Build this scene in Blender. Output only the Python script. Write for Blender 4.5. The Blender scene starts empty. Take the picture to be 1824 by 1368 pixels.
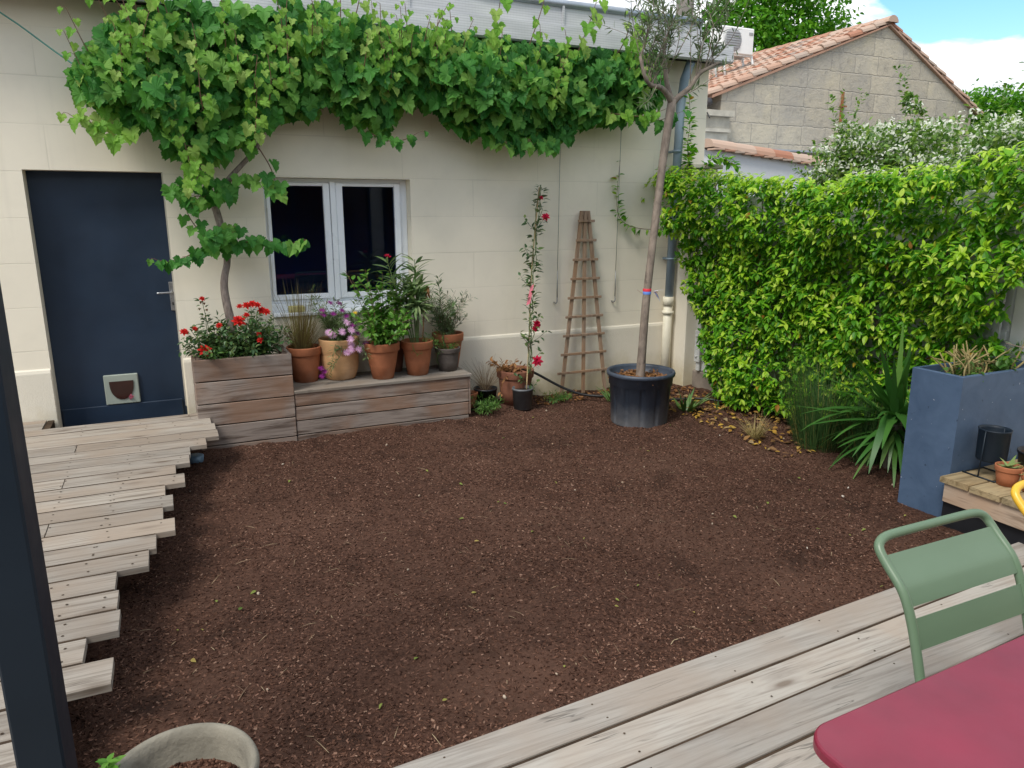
import bpy, math, random
import numpy as np
rng = np.random.default_rng(11)
random.seed(5)
scene = bpy.context.scene
COL = scene.collection
U = rng.uniform
R = math.radians

# ------------------------------------------------------------------ helpers
def tag(o, label=None, cat=None, group=None, kind=None):
    for k, v in (('label', label), ('category', cat), ('group', group), ('kind', kind)):
        if v: o[k] = v
    return o

def thing(name, label, cat, loc=(0, 0, 0), group=None):
    o = bpy.data.objects.new(name, None); COL.objects.link(o)
    o.empty_display_size = .1; o.location = loc
    return tag(o, label, cat, group)

def root_loc(p):
    v = np.zeros(3)
    while p is not None:
        v += np.array(p.location); p = p.parent
    return v

class MB:
    """collects geometry (world coordinates) and links it as ONE mesh object"""
    def __init__(s): s.V = []; s.L = []; s.C = []; s.S = []; s.n = 0
    def raw(s, v, loops, counts, smooth=False):
        v = np.asarray(v, float).reshape(-1, 3)
        s.V.append(v); s.L.append(np.asarray(loops, np.int64) + s.n)
        c = np.asarray(counts, np.int64); s.C.append(c)
        s.S.append(np.full(len(c), smooth)); s.n += len(v)
    def poly(s, v, faces, smooth=False):
        s.raw(v, [i for f in faces for i in f], [len(f) for f in faces], smooth)
    def box(s, x0, x1, y0, y1, z0, z1, ch=0., jit=0.):
        if ch <= 0:
            v = [(x, y, z) for z in (z0, z1) for y in (y0, y1) for x in (x0, x1)]
            f = [(0, 2, 3, 1), (4, 5, 7, 6), (0, 1, 5, 4), (2, 6, 7, 3), (0, 4, 6, 2), (1, 3, 7, 5)]
            s.poly(v, f); return
        c = ch; v = []; idx = {}
        for i, X in enumerate((x0, x1)):
            for j, Y in enumerate((y0, y1)):
                for k, Z in enumerate((z0, z1)):
                    sx, sy, sz = (1, -1)[i], (1, -1)[j], (1, -1)[k]
                    idx[i, j, k, 0] = len(v); v.append((X, Y + sy * c, Z + sz * c))
                    idx[i, j, k, 1] = len(v); v.append((X + sx * c, Y, Z + sz * c))
                    idx[i, j, k, 2] = len(v); v.append((X + sx * c, Y + sy * c, Z))
        q = ((0, 0), (1, 0), (1, 1), (0, 1)); f = []
        for i in (0, 1): f.append([idx[i, a, b, 0] for a, b in (q if i else q[::-1])])
        for j in (0, 1): f.append([idx[a, j, b, 1] for a, b in (q[::-1] if j else q)])
        for k in (0, 1): f.append([idx[a, b, k, 2] for a, b in (q if k else q[::-1])])
        for i in (0, 1):
            for j in (0, 1): f.append([idx[i, j, 0, 0], idx[i, j, 0, 1], idx[i, j, 1, 1], idx[i, j, 1, 0]])
        for i in (0, 1):
            for k in (0, 1): f.append([idx[i, 0, k, 0], idx[i, 0, k, 2], idx[i, 1, k, 2], idx[i, 1, k, 0]])
        for j in (0, 1):
            for k in (0, 1): f.append([idx[0, j, k, 1], idx[0, j, k, 2], idx[1, j, k, 2], idx[1, j, k, 1]])
        for i in (0, 1):
            for j in (0, 1):
                for k in (0, 1): f.append([idx[i, j, k, 0], idx[i, j, k, 1], idx[i, j, k, 2]])
        s.poly(v, f)
    def prism(s, pts, a0, a1, axis='x'):
        """closed outline pts (two other coordinates) extruded along an axis"""
        n = len(pts); v = []
        for a in (a0, a1):
            for p, q in pts:
                v.append({'x': (a, p, q), 'y': (p, a, q), 'z': (p, q, a)}[axis])
        f = [tuple(range(n)), tuple(range(2 * n - 1, n - 1, -1))]
        f += [(i, n + i, n + (i + 1) % n, (i + 1) % n) for i in range(n)]
        s.poly(v, f)
    def tube(s, pts, r, n=8, cap=True):
        P = np.asarray(pts, float); m = len(P)
        r = np.full(m, r) if np.isscalar(r) else np.interp(np.linspace(0, 1, m), np.linspace(0, 1, len(r)), r)
        T = np.gradient(P, axis=0); T /= np.linalg.norm(T, axis=1)[:, None] + 1e-9
        a = np.array([0, 0, 1.]) if abs(T[0][2]) < .9 else np.array([1., 0, 0])
        v = []; u = np.cross(T[0], a); u /= np.linalg.norm(u)
        for i in range(m):
            u = u - T[i] * (u @ T[i]); u /= np.linalg.norm(u) + 1e-9
            w = np.cross(T[i], u)
            for k in range(n):
                t = 2 * math.pi * k / n; v.append(P[i] + r[i] * (math.cos(t) * u + math.sin(t) * w))
        f = [(i * n + k, i * n + (k + 1) % n, (i + 1) * n + (k + 1) % n, (i + 1) * n + k) for i in range(m - 1) for k in range(n)]
        if cap: f += [tuple(range(n))[::-1], tuple(range((m - 1) * n, m * n))]
        s.poly(v, f, True)
    def lathe(s, prof, c, n=40, wob=0.):
        v = []
        for r, z in prof:
            for k in range(n):
                t = 2 * math.pi * k / n; rr = r * (1 + wob * math.sin(3 * t + z * 9))
                v.append((c[0] + rr * math.cos(t), c[1] + rr * math.sin(t), c[2] + z))
        m = len(prof)
        f = [(i * n + k, i * n + (k + 1) % n, (i + 1) * n + (k + 1) % n, (i + 1) * n + k) for i in range(m - 1) for k in range(n)]
        f += [tuple(range((m - 1) * n, m * n))]
        s.poly(v, f, True)
    def inst(s, tv, tf, M, loc, smooth=False):
        """template verts/faces placed N times with matrices M (N,3,3)"""
        tv = np.asarray(tv, float); N = len(loc)
        V = np.einsum('nij,kj->nki', M, tv) + np.asarray(loc)[:, None, :]
        lp = np.array([i for f in tf for i in f]); ct = np.array([len(f) for f in tf])
        L = (lp[None, :] + (np.arange(N) * len(tv))[:, None]).ravel()
        s.raw(V.reshape(-1, 3), L, np.tile(ct, N), smooth)
    def strips(s, base, d0, length, width, bend, seg=5, side=None, fold=0.):
        """grass-like blades; bend = downward curvature"""
        base = np.asarray(base, float); N = len(base); d = np.asarray(d0, float)
        d = d / np.linalg.norm(d, axis=1)[:, None]
        h = np.cross(d, np.array([0, 0, 1.])) if side is None else side
        h = h / (np.linalg.norm(h, axis=1)[:, None] + 1e-9)
        length = np.broadcast_to(length, N); width = np.broadcast_to(width, N); bend = np.broadcast_to(bend, N)
        V = np.zeros((N, seg + 1, 2, 3)); p = base.copy()
        for i in range(seg + 1):
            t = i / seg; w = width * (min(1, .45 + 2.2 * t) if t < .3 else 1) * max(.04, (1 - t) ** .6 if t > .4 else 1) * .5
            V[:, i, 0] = p - h * w[:, None]; V[:, i, 1] = p + h * w[:, None]
            d = d + np.array([0, 0, -1.]) * (bend / seg)[:, None]; d /= np.linalg.norm(d, axis=1)[:, None]
            p = p + d * (length / seg)[:, None]
        lp = np.array([(2 * i, 2 * i + 1, 2 * i + 3, 2 * i + 2) for i in range(seg)]).ravel()
        L = (lp[None] + (np.arange(N) * 2 * (seg + 1))[:, None]).ravel()
        s.raw(V.reshape(-1, 3), L, np.full(N * seg, 4), True)
    def build(s, name, mat, parent=None, label=None):
        me = bpy.data.meshes.new(name); V = np.concatenate(s.V) - root_loc(parent)
        L = np.concatenate(s.L); C = np.concatenate(s.C); S = np.concatenate(s.S)
        me.vertices.add(len(V)); me.vertices.foreach_set('co', V.ravel())
        me.loops.add(len(L)); me.loops.foreach_set('vertex_index', L.astype(np.int32))
        st = np.concatenate([[0], np.cumsum(C)[:-1]])
        me.polygons.add(len(C)); me.polygons.foreach_set('loop_start', st.astype(np.int32))
        me.polygons.foreach_set('use_smooth', S)
        me.update(calc_edges=True); me.validate(); me.materials.append(mat)
        o = bpy.data.objects.new(name, me); COL.objects.link(o)
        if parent is not None: o.parent = parent
        if label: o['label'] = label
        return o

def norm(a): return a / (np.linalg.norm(a, axis=-1, keepdims=True) + 1e-9)
def frames(d, n, size):
    """columns x,y,z : y along d, z near n, scaled"""
    y = norm(np.asarray(d, float)); n = np.asarray(n, float)
    x = norm(np.cross(y, n)); z = np.cross(x, y)
    M = np.stack([x, y, z], axis=2)
    sz = np.asarray(size, float)
    return M * (sz[:, None, None] if sz.ndim == 1 else sz)
def rdir(n): return norm(rng.normal(size=(n, 3)))
def smooth_path(pts, n=24):
    P = np.asarray(pts, float); t = np.linspace(0, 1, len(P)); T = np.linspace(0, 1, n)
    Q = np.stack([np.interp(T, t, P[:, k]) for k in range(3)], 1)
    for _ in range(3): Q[1:-1] = .25 * Q[:-2] + .5 * Q[1:-1] + .25 * Q[2:]
    return Q

# leaf templates (y from stalk to tip, length 1)
def ovate(w=.42, curl=.22, fold=.10):
    rows = ((.0, .05), (.22, .8), (.48, 1.), (.76, .62), (1., .03)); v = []
    for t, k in rows:
        h = w * .5 * k; z = -curl * t * t
        v += [(-h, t, z + fold * k), (0, t, z), (h, t, z + fold * k)]
    f = []
    for i in range(4):
        a = 3 * i; f += [(a, a + 1, a + 4, a + 3), (a + 1, a + 2, a + 5, a + 4)]
    return np.array(v), f
def grape(seed=0):
    r = np.random.default_rng(seed)
    half = [(.06, -.05), (.15, -.17), (.27, -.21), (.33, -.12), (.44, -.08), (.42, .04), (.52, .10), (.50, .19), (.58, .30), (.46, .33), (.42, .42),
            (.30, .40), (.36, .52), (.32, .60), (.30, .72), (.20, .73), (.14, .84), (.07, .87)]
    pts = [(x * r.uniform(.92, 1.08), y * r.uniform(.95, 1.05)) for x, y in half] + [(0, 1.0)] + [(-x * r.uniform(.92, 1.08), y * r.uniform(.95, 1.05)) for x, y in half[::-1]]
    v = [(0, .04, 0), (0, .38, -.03)]
    a, b, c = r.uniform(.05, .42), r.uniform(.2, .8), r.uniform(-.15, .15)
    for x, y in pts: v.append((x, y, a * abs(x) - b * (y - .1) ** 2 * .6 + c * x + .05 * math.sin(9 * x + 7 * y + seed)))
    n = len(pts); f = [(1, i + 2, i + 3) for i in range(n - 1)] + [(0, 1, n + 1), (0, 2, 1)]
    return np.array(v), [tuple(q) for q in f]
LEAF_O = ovate(.5, .26, .08); LEAF_W = ovate(.55, .3, .06); LEAF_N = ovate(.2, .12, .05); LEAF_L = ovate(.17, .34, .03)
GRAPES = [grape(i) for i in range(6)]

# ------------------------------------------------------------------ materials
def new_mat(name):
    m = bpy.data.materials.new(name); m.use_nodes = True; nt = m.node_tree; nt.nodes.clear()
    out = nt.nodes.new('ShaderNodeOutputMaterial'); b = nt.nodes.new('ShaderNodeBsdfPrincipled')
    nt.links.new(b.outputs[0], out.inputs[0]); return m, nt, b, out
class NT:
    def __init__(s, nt): s.nt = nt
    def n(s, t, **k):
        x = s.nt.nodes.new('ShaderNode' + t)
        for a, b in k.items():
            if a.startswith('i_'): x.inputs[a[2:].replace('_', ' ')].default_value = b
            else: setattr(x, a, b)
        return x
    def l(s, a, b): s.nt.links.new(a, b)
    def ramp(s, fac, stops, interp='LINEAR'):
        r = s.n('ValToRGB'); r.color_ramp.interpolation = interp; e = r.color_ramp.elements
        while len(e) < len(stops): e.new(.5)
        for q, (p, c) in zip(e, stops): q.position = p; q.color = (*c, 1) if len(c) == 3 else c
        s.l(fac, r.inputs[0]); return r.outputs[0]
    def mix(s, fac, a, b, mode='MIX'):
        m = s.n('Mix', data_type='RGBA', blend_type=mode)
        for v, k in ((fac, 0), (a, 6), (b, 7)):
            if hasattr(v, 'links'): s.l(v, m.inputs[k])
            else: m.inputs[k].default_value = (*v, 1) if isinstance(v, tuple) and len(v) == 3 else v
        return m.outputs[2]
    def math(s, op, a, b=None):
        m = s.n('Math', operation=op)
        for v, k in ((a, 0), (b, 1)):
            if v is None: continue
            if hasattr(v, 'links'): s.l(v, m.inputs[k])
            else: m.inputs[k].default_value = v
        return m.outputs[0]
    def noise(s, co, scale, detail=4, rough=.55, dist=0.):
        x = s.n('TexNoise', i_Scale=scale, i_Detail=detail, i_Roughness=rough, i_Distortion=dist)
        if co is not None: s.l(co, x.inputs['Vector'])
        return x.outputs['Fac']
    def coord(s, scale=None, isl=0.):
        c = s.n('TexCoord').outputs['Object']
        if isl:
            g = s.n('NewGeometry').outputs['Random Per Island']
            k = s.n('VectorMath', operation='SCALE'); k.inputs[0].default_value = (isl, isl * 1.7, isl * 2.3); s.l(g, k.inputs['Scale'])
            a = s.n('VectorMath', operation='ADD'); s.l(c, a.inputs[0]); s.l(k.outputs[0], a.inputs[1]); c = a.outputs[0]
        if scale is not None:
            m = s.n('Mapping'); m.inputs['Scale'].default_value = scale; s.l(c, m.inputs[0]); c = m.outputs[0]
        return c
    def bump(s, b, h, strength, dist=.01):
        x = s.n('Bump', i_Strength=strength, i_Distance=dist); s.l(h, x.inputs['Height']); s.l(x.outputs[0], b.inputs['Normal']); return x

def plain(name, col, rough=.5, var=.12, scale=6., bump=.0, metal=0., spec=.5, bscale=None, coat=0.):
    m, nt, b, o = new_mat(name); k = NT(nt); co = k.coord()
    f = k.noise(co, scale, 5)
    lo = tuple(c * (1 - var) for c in col); hi = tuple(min(1, c * (1 + var)) for c in col)
    k.l(k.ramp(f, [(.3, lo), (.7, hi)]), b.inputs['Base Color'])
    b.inputs['Roughness'].default_value = rough; b.inputs['Metallic'].default_value = metal
    b.inputs['Specular IOR Level'].default_value = spec; b.inputs['Coat Weight'].default_value = coat
    k.l(k.ramp(k.noise(co, scale * 2.3, 4), [(.3, (rough * .85,) * 3), (.7, (min(1, rough * 1.15),) * 3)]), b.inputs['Roughness'])
    if bump: k.bump(b, k.noise(co, bscale or scale * 8, 5), bump, .01)
    return m

def leafmat(name, stops, trans=.3, rough=.42, spec=.4, nscale=9.):
    """per-leaf colour from the ramp, with light passing through"""
    m, nt, b, o = new_mat(name); k = NT(nt)
    r = k.n('NewGeometry').outputs['Random Per Island']
    c = k.ramp(r, stops); nz = k.noise(k.coord(), nscale, 3)
    c = k.mix(k.math('MULTIPLY', nz, .5), c, tuple(x * .55 for x in stops[0][1]), 'MIX')
    k.l(c, b.inputs['Base Color']); b.inputs['Roughness'].default_value = rough; b.inputs['Specular IOR Level'].default_value = spec
    t = k.n('BsdfTranslucent'); k.l(k.mix(1., c, (1.12, 1.3, .8), 'MULTIPLY'), t.inputs[0])
    x = k.n('MixShader'); x.inputs[0].default_value = trans
    k.l(b.outputs[0], x.inputs[1]); k.l(t.outputs[0], x.inputs[2]); k.l(x.outputs[0], o.inputs[0])
    return m

def woodmat(name, axis, pale, dark, warm, bump=.35, knots=True, stretch=14.):
    """weathered plank wood; grain runs along the axis; every plank differs"""
    m, nt, b, o = new_mat(name); k = NT(nt)
    sc = {'x': (1, stretch, stretch), 'y': (stretch, 1, stretch), 'z': (stretch, stretch, 1)}[axis]
    base = k.coord(None, 13.7)
    mp = k.n('Mapping'); mp.inputs['Scale'].default_value = sc; k.l(base, mp.inputs[0]); co = mp.outputs[0]
    g1 = k.noise(co, 1.6, 6, .6, 1.2); g2 = k.noise(co, 5., 5, .65, .4); g3 = k.noise(base, 2.2, 3)
    c = k.ramp(g1, [(.33, dark), (.53, pale), (.75, tuple(min(1, x * 1.12) for x in pale))])
    c = k.mix(k.ramp(g3, [(.42, (0, 0, 0)), (.62, (.75,) * 3)]), c, warm)
    c = k.mix(k.ramp(g2, [(.5, (0, 0, 0)), (.72, (.28,) * 3)]), c, dark)
    isl = k.n('NewGeometry').outputs['Random Per Island']
    c = k.mix(1., c, k.ramp(isl, [(0, (.80, .79, .78)), (.5, (.97, .95, .93)), (1, (1.1, 1.08, 1.05))]), 'MULTIPLY')
    crack = k.ramp(k.noise(co, 1.1, 3, .5, .8), [(.60, (0, 0, 0)), (.612, (1,) * 3), (.622, (1,) * 3), (.635, (0, 0, 0))])
    cm = k.math('MULTIPLY', crack, k.ramp(k.noise(base, 3.1, 2), [(.5, (0, 0, 0)), (.6, (1,) * 3)]))
    c = k.mix(k.math('MULTIPLY', cm, .55), c, tuple(x * .22 for x in dark))
    h = k.math('SUBTRACT', k.math('MULTIPLY', g2, .6), cm)
    if knots:
        s2 = {'x': (1.6, 5.5, 5.5), 'y': (5.5, 1.6, 5.5), 'z': (5.5, 5.5, 1.6)}[axis]
        mp2 = k.n('Mapping'); mp2.inputs['Scale'].default_value = s2; k.l(base, mp2.inputs[0])
        vo = k.n('TexVoronoi', i_Scale=1.); k.l(mp2.outputs[0], vo.inputs['Vector'])
        kn = k.ramp(vo.outputs['Distance'], [(.05, (1,) * 3), (.1, (.35,) * 3), (.17, (0, 0, 0))])
        c = k.mix(k.math('MULTIPLY', kn, .75), c, (dark[0] * .5, dark[1] * .38, dark[2] * .3))
    k.l(c, b.inputs['Base Color']); b.inputs['Roughness'].default_value = .78; b.inputs['Specular IOR Level'].default_value = .25
    k.bump(b, h, bump, .004)
    return m

def terracotta(name, col, pale=.35):
    m, nt, b, o = new_mat(name); k = NT(nt); co = k.coord()
    n1 = k.noise(co, 7, 6, .65); n2 = k.noise(co, 2.6, 4)
    c = k.ramp(n1, [(.3, tuple(x * .78 for x in col)), (.7, tuple(min(1, x * 1.15) for x in col))])
    c = k.mix(k.ramp(n2, [(.55, (0, 0, 0)), (.75, (pale,) * 3)]), c, (.55, .42, .33))
    g = k.noise(k.coord((.6, .6, 10)), 3.5, 3)
    c = k.mix(k.ramp(g, [(.55, (0, 0, 0)), (.75, (.3,) * 3)]), c, tuple(x * .6 for x in col))
    k.l(c, b.inputs['Base Color']); b.inputs['Roughness'].default_value = .8; b.inputs['Specular IOR Level'].default_value = .3
    k.bump(b, k.noise(co, 60, 4), .15, .004); return m

def stucco(name, base, blocks=True, dirt=.5):
    m, nt, b, o = new_mat(name); k = NT(nt); co = k.coord()
    n1 = k.noise(co, 1.1, 5, .6); n2 = k.noise(co, 7, 5)
    c = k.ramp(n1, [(.3, tuple(x * .93 for x in base)), (.7, tuple(min(1, x * 1.04) for x in base))])
    c = k.mix(k.ramp(n2, [(.5, (0, 0, 0)), (.8, (.22,) * 3)]), c, tuple(x * .82 for x in base))
    sp = k.n('SeparateXYZ'); k.l(co, sp.inputs[0])
    h = k.noise(co, 90, 4)
    if blocks:
        cb = k.n('CombineXYZ'); k.l(sp.outputs[0], cb.inputs[0]); k.l(k.math('ADD', sp.outputs[2], .199), cb.inputs[1])
        wob = k.n('VectorMath', operation='ADD'); k.l(cb.outputs[0], wob.inputs[0])
        nv = k.n('TexNoise', i_Scale=3.); k.l(co, nv.inputs['Vector']); sc = k.n('VectorMath', operation='SCALE'); sc.inputs['Scale'].default_value = .006
        k.l(nv.outputs['Color'], sc.inputs[0]); k.l(sc.outputs[0], wob.inputs[1])
        br = k.n('TexBrick', offset=.5); k.l(wob.outputs[0], br.inputs['Vector'])
        for n_, v_ in (('Scale', 1.), ('Mortar Size', .0042), ('Mortar Smooth', .25), ('Brick Width', 1.36), ('Row Height', .335)): br.inputs[n_].default_value = v_
        fade = k.ramp(k.noise(co, 1.7, 3), [(.36, (.12,) * 3), (.62, (.8,) * 3)])
        mk = k.math('MULTIPLY', br.outputs['Fac'], fade)
        c = k.mix(k.math('MULTIPLY', mk, .42), c, tuple(x * .62 for x in base))
        h = k.math('SUBTRACT', k.math('MULTIPLY', h, .08), mk)
    # splash dirt and algae close to the soil, with a ragged upper edge
    z = k.math('ADD', sp.outputs[2], k.math('MULTIPLY', k.noise(co, 3.2, 5, .7), .55))
    dm = k.ramp(z, [(.28, (dirt,) * 3), (.62, (0, 0, 0))])
    c = k.mix(dm, c, (base[0] * .62, base[1] * .56, base[2] * .38))
    st = k.noise(k.coord((9, 9, .5)), 1.3, 4)
    c = k.mix(k.ramp(st, [(.6, (0, 0, 0)), (.8, (.2,) * 3)]), c, tuple(x * .68 for x in base))
    k.l(c, b.inputs['Base Color']); b.inputs['Roughness'].default_value = .85; b.inputs['Specular IOR Level'].default_value = .25
    k.bump(b, h, .5, .004); return m

def barkmat(name, c1, c2, scale=9., stretch=3.5, bump=.6):
    m, nt, b, o = new_mat(name); k = NT(nt)
    co = k.coord((stretch, stretch, 1)); n1 = k.noise(co, scale, 6, .65, .5)
    c = k.ramp(n1, [(.3, c1), (.68, c2)])
    c = k.mix(k.ramp(k.noise(k.coord(), 16, 4), [(.6, (0, 0, 0)), (.72, (.6,) * 3)]), c, tuple(x * .35 for x in c1))
    k.l(c, b.inputs['Base Color']); b.inputs['Roughness'].default_value = .85; k.bump(b, n1, bump, .006); return m

def islandmat(name, stops, rough=.8, spec=.3):
    m, nt, b, o = new_mat(name); k = NT(nt)
    k.l(k.ramp(k.n('NewGeometry').outputs['Random Per Island'], stops), b.inputs['Base Color'])
    b.inputs['Roughness'].default_value = rough; b.inputs['Specular IOR Level'].default_value = spec; return m

WALLC = (.83, .765, .63)
M = {}
M['wall'] = stucco('cream stucco', WALLC, True, .55)
M['plinth'] = stucco('plinth render', (.74, .69, .58), False, .75)
M['door'] = plain('slate blue door paint', (.017, .031, .056), .45, .16, 3, .06, 0, .35)
M['upvc'] = plain('white window plastic', (.88, .91, .95), .3, .03, 3)
M['flapframe'] = plain('grey green plastic', (.33, .37, .32), .4, .05, 8)
M['flap'] = plain('dark brown tinted plastic', (.035, .012, .010), .15, .2, 8)
M['pink'] = plain('pink plastic', (.75, .18, .28), .5, .3, 60)
M['metal'] = plain('worn steel', (.42, .43, .45), .32, .2, 30, 0, .85)
M['pvcblue'] = plain('blue grey drainpipe', (.22, .29, .36), .45, .1, 4)
M['pvccream'] = plain('cream painted pipe', (.66, .62, .50), .5, .1, 5)
M['post'] = plain('anthracite powder coat', (.011, .019, .030), .5, .12, 2.5, .04, 0, .28)
M['wood_deck'] = woodmat('weathered deck wood', 'x', (.335, .305, .268), (.175, .148, .122), (.30, .245, .195), .4, True, 22.)
M['wood_near'] = woodmat('silvered deck wood', 'x', (.35, .332, .305), (.23, .207, .185), (.325, .28, .238), .45, True, 20.)
M['wood_bench'] = woodmat('dirty bench top wood', 'x', (.245, .225, .20), (.11, .095, .08), (.21, .17, .135), .4, True, 18.)
M['wood_box'] = woodmat('greyed planter wood', 'x', (.27, .228, .202), (.085, .06, .048), (.235, .138, .09), .5, True, 11.)
M['wood_boxy'] = woodmat('greyed planter side wood', 'y', (.28, .236, .21), (.09, .064, .052), (.235, .142, .095), .5, True, 11.)
M['wood_step'] = woodmat('green tinged board wood', 'x', (.34, .27, .16), (.13, .10, .055), (.36, .25, .13), .3)
M['wood_apron'] = woodmat('pale board wood', 'y', (.42, .33, .255), (.24, .17, .12), (.42, .29, .20), .25)
M['wood_trellis'] = woodmat('brown trellis wood', 'z', (.30, .215, .155), (.145, .098, .07), (.31, .19, .11), .3, False)
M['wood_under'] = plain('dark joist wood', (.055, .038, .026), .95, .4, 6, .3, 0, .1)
M['blackplastic'] = plain('black membrane', (.008, .009, .012), .5, .3, 5)
M['terra'] = terracotta('terracotta', (.40, .145, .068))
M['terra2'] = terracotta('brown terracotta', (.25, .105, .065), .25)
M['ochre'] = terracotta('ochre clay', (.52, .30, .145), .5)
M['greypot'] = plain('brown grey resin', (.10, .082, .072), .7, .25, 9, .3)
M['blackpot'] = plain('black plastic pot', (.012, .014, .018), .45, .3, 6, .05)
M['greyplastic'] = plain('dusty grey pot plastic', (.115, .125, .135), .6, .3, 9, .1)
M['potsoil'] = plain('potting soil', (.06, .04, .03), .95, .5, 40, .9, 0, .1)
M['concrete'] = plain('mossy concrete', (.19, .175, .14), .9, .28, 7, .5)
M['kerb'] = plain('damp concrete kerb', (.24, .20, .165), .9, .25, 5, .4)
M['fence'] = plain('off white fence paint', (.55, .56, .55), .6, .07, 3, .08)
M['rightwall'] = plain('white render', (.82, .80, .785), .85, .04, 3, .15)
M['planter'] = None
M['chair'] = plain('sage green lacquer', (.118, .185, .115), .38, .06, 2)
M['yellow'] = plain('yellow lacquer', (.72, .42, .03), .35, .04, 2)
M['table'] = plain('dark red lacquer', (.20, .010, .034), .42, .16, 5., .015, 0, .6, None, .15)
M['table'].node_tree.nodes['Principled BSDF'].inputs['Coat Roughness'].default_value = .35
M['hose'] = plain('black hose', (.012, .012, .013), .5, .2, 8)
M['wire'] = plain('galvanised wire', (.28, .28, .27), .5, .2, 20, 0, .6)
M['cablegreen'] = plain('green cord', (.08, .28, .22), .6, .1, 9)
M['cladding'] = None
M['cane'] = plain('bamboo cane', (.50, .36, .19), .6, .2, 20)
M['greenstem'] = plain('green stem', (.09, .13, .04), .6, .3, 20)
M['brownstem'] = plain('brown shoot', (.16, .085, .05), .7, .3, 20)
M['bark_vine'] = barkmat('vine bark', (.12, .09, .075), (.33, .27, .235), 12)
M['bark_olive'] = barkmat('olive bark', (.115, .09, .072), (.29, .235, .19), 8, 2., .6)
M['bark_tree'] = barkmat('tree bark', (.10, .08, .06), (.22, .18, .14), 6)
M['vine'] = leafmat('grape leaf', [(0, (.036, .165, .032)), (.4, (.082, .285, .050)), (.75, (.155, .395, .070)), (1, (.29, .52, .105))], .42, .5, .22)
M['vine_young'] = leafmat('young grape leaf', [(0, (.16, .38, .05)), (.6, (.29, .51, .08)), (1, (.43, .56, .16))], .45, .5, .2)
M['hedge'] = leafmat('jasmine leaf', [(0, (.042, .175, .010)), (.35, (.115, .355, .018)), (.75, (.235, .51, .026)), (.985, (.44, .64, .05)), (1, (.45, .14, .03))], .40, .42, .28)
M['hedge_top'] = leafmat('jasmine young leaf', [(0, (.27, .50, .02)), (.6, (.42, .62, .035)), (1, (.58, .68, .14))], .35, .42, .28)
M['rose_leaf'] = leafmat('rose leaf', [(0, (.035, .09, .032)), (.6, (.075, .16, .05)), (1, (.17, .23, .06))], .25)
M['red'] = leafmat('red petal', [(0, (.50, .012, .012)), (1, (.80, .035, .022))], .25, .6, .2)
M['crimson'] = leafmat('crimson petal', [(0, (.40, .006, .03)), (1, (.70, .015, .09))], .25, .6, .2)
M['purple'] = leafmat('purple petal', [(0, (.16, .012, .15)), (1, (.32, .03, .27))], .25, .6, .2)
M['lilac'] = leafmat('lilac pink petal', [(0, (.66, .33, .60)), (1, (.82, .55, .76))], .25, .6, .2)
M['yellowpetal'] = leafmat('yellow petal', [(0, (.75, .45, .02)), (1, (.85, .6, .05))], .25, .6, .2)
M['sage'] = leafmat('sage leaf', [(0, (.09, .15, .05)), (.6, (.17, .25, .10)), (1, (.28, .35, .16))], .25)
M['bright'] = leafmat('bright shrub leaf', [(0, (.06, .18, .02)), (.5, (.12, .30, .035)), (1, (.22, .41, .07))], .32)
M['oleander'] = leafmat('oleander leaf', [(0, (.09, .17, .065)), (.6, (.17, .27, .10)), (1, (.31, .38, .17))], .2)
M['dead'] = leafmat('dead leaf', [(0, (.20, .09, .035)), (1, (.38, .2, .09))], .2, .8, .1)
M['drygrass'] = leafmat('dry grass blade', [(0, (.16, .11, .05)), (.6, (.33, .25, .11)), (1, (.28, .30, .10))], .2, .7, .2)
M['straw'] = leafmat('straw blade', [(0, (.36, .28, .12)), (1, (.55, .45, .22))], .2, .7, .2)
M['rush'] = leafmat('rush blade', [(0, (.03, .085, .024)), (.6, (.065, .155, .04)), (.9, (.12, .21, .055)), (1, (.38, .28, .10))], .2, .5)
M['yucca'] = leafmat('yucca blade', [(0, (.045, .15, .028)), (.6, (.08, .22, .04)), (1, (.19, .34, .07))], .2, .35, .5, 3.)
M['aloe'] = leafmat('aloe blade', [(0, (.05, .13, .03)), (.6, (.09, .20, .05)), (1, (.17, .27, .08))], .12, .4)
M['succulent'] = leafmat('succulent leaf', [(0, (.16, .25, .07)), (.7, (.28, .36, .13)), (1, (.38, .28, .16))], .15, .4)
M['weed'] = leafmat('weed leaf', [(0, (.06, .17, .03)), (1, (.18, .32, .07))], .3)
M['olive'] = leafmat('olive leaf', [(0, (.10, .14, .075)), (.6, (.19, .25, .14)), (1, (.33, .39, .26))], .25, .5, .3)
M['haw'] = leafmat('hawthorn leaf', [(0, (.08, .18, .03)), (.6, (.17, .31, .045)), (1, (.30, .41, .07))], .3)
M['blossom'] = leafmat('white blossom', [(0, (.62, .64, .55)), (1, (.82, .83, .77))], .3, .7, .2)
M['oak'] = leafmat('tree leaf', [(0, (.045, .17, .012)), (.5, (.10, .31, .018)), (1, (.21, .45, .03))], .35, .5, .2)
M['fallen'] = leafmat('fallen yellow leaf', [(0, (.16, .08, .04)), (.4, (.30, .16, .05)), (.62, (.50, .27, .04)), (.85, (.64, .42, .06)), (1, (.34, .25, .14))], .2, .7)
M['twig'] = islandmat('dry twig', [(0, (.17, .11, .07)), (1, (.40, .31, .19))])
M['chips'] = islandmat('bark pellet', [(0, (.024, .0115, .008)), (.35, (.062, .030, .020)), (.75, (.125, .064, .043)), (.95, (.19, .105, .075)), (1, (.28, .18, .13))], .9, .12)
M['ribbon'] = islandmat('red blue ribbon', [(0, (.6, .03, .05)), (.45, (.65, .05, .08)), (.5, (.08, .13, .5)), (.75, (.2, .45, .85)), (1, (.75, .6, .62))], .4)
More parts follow.
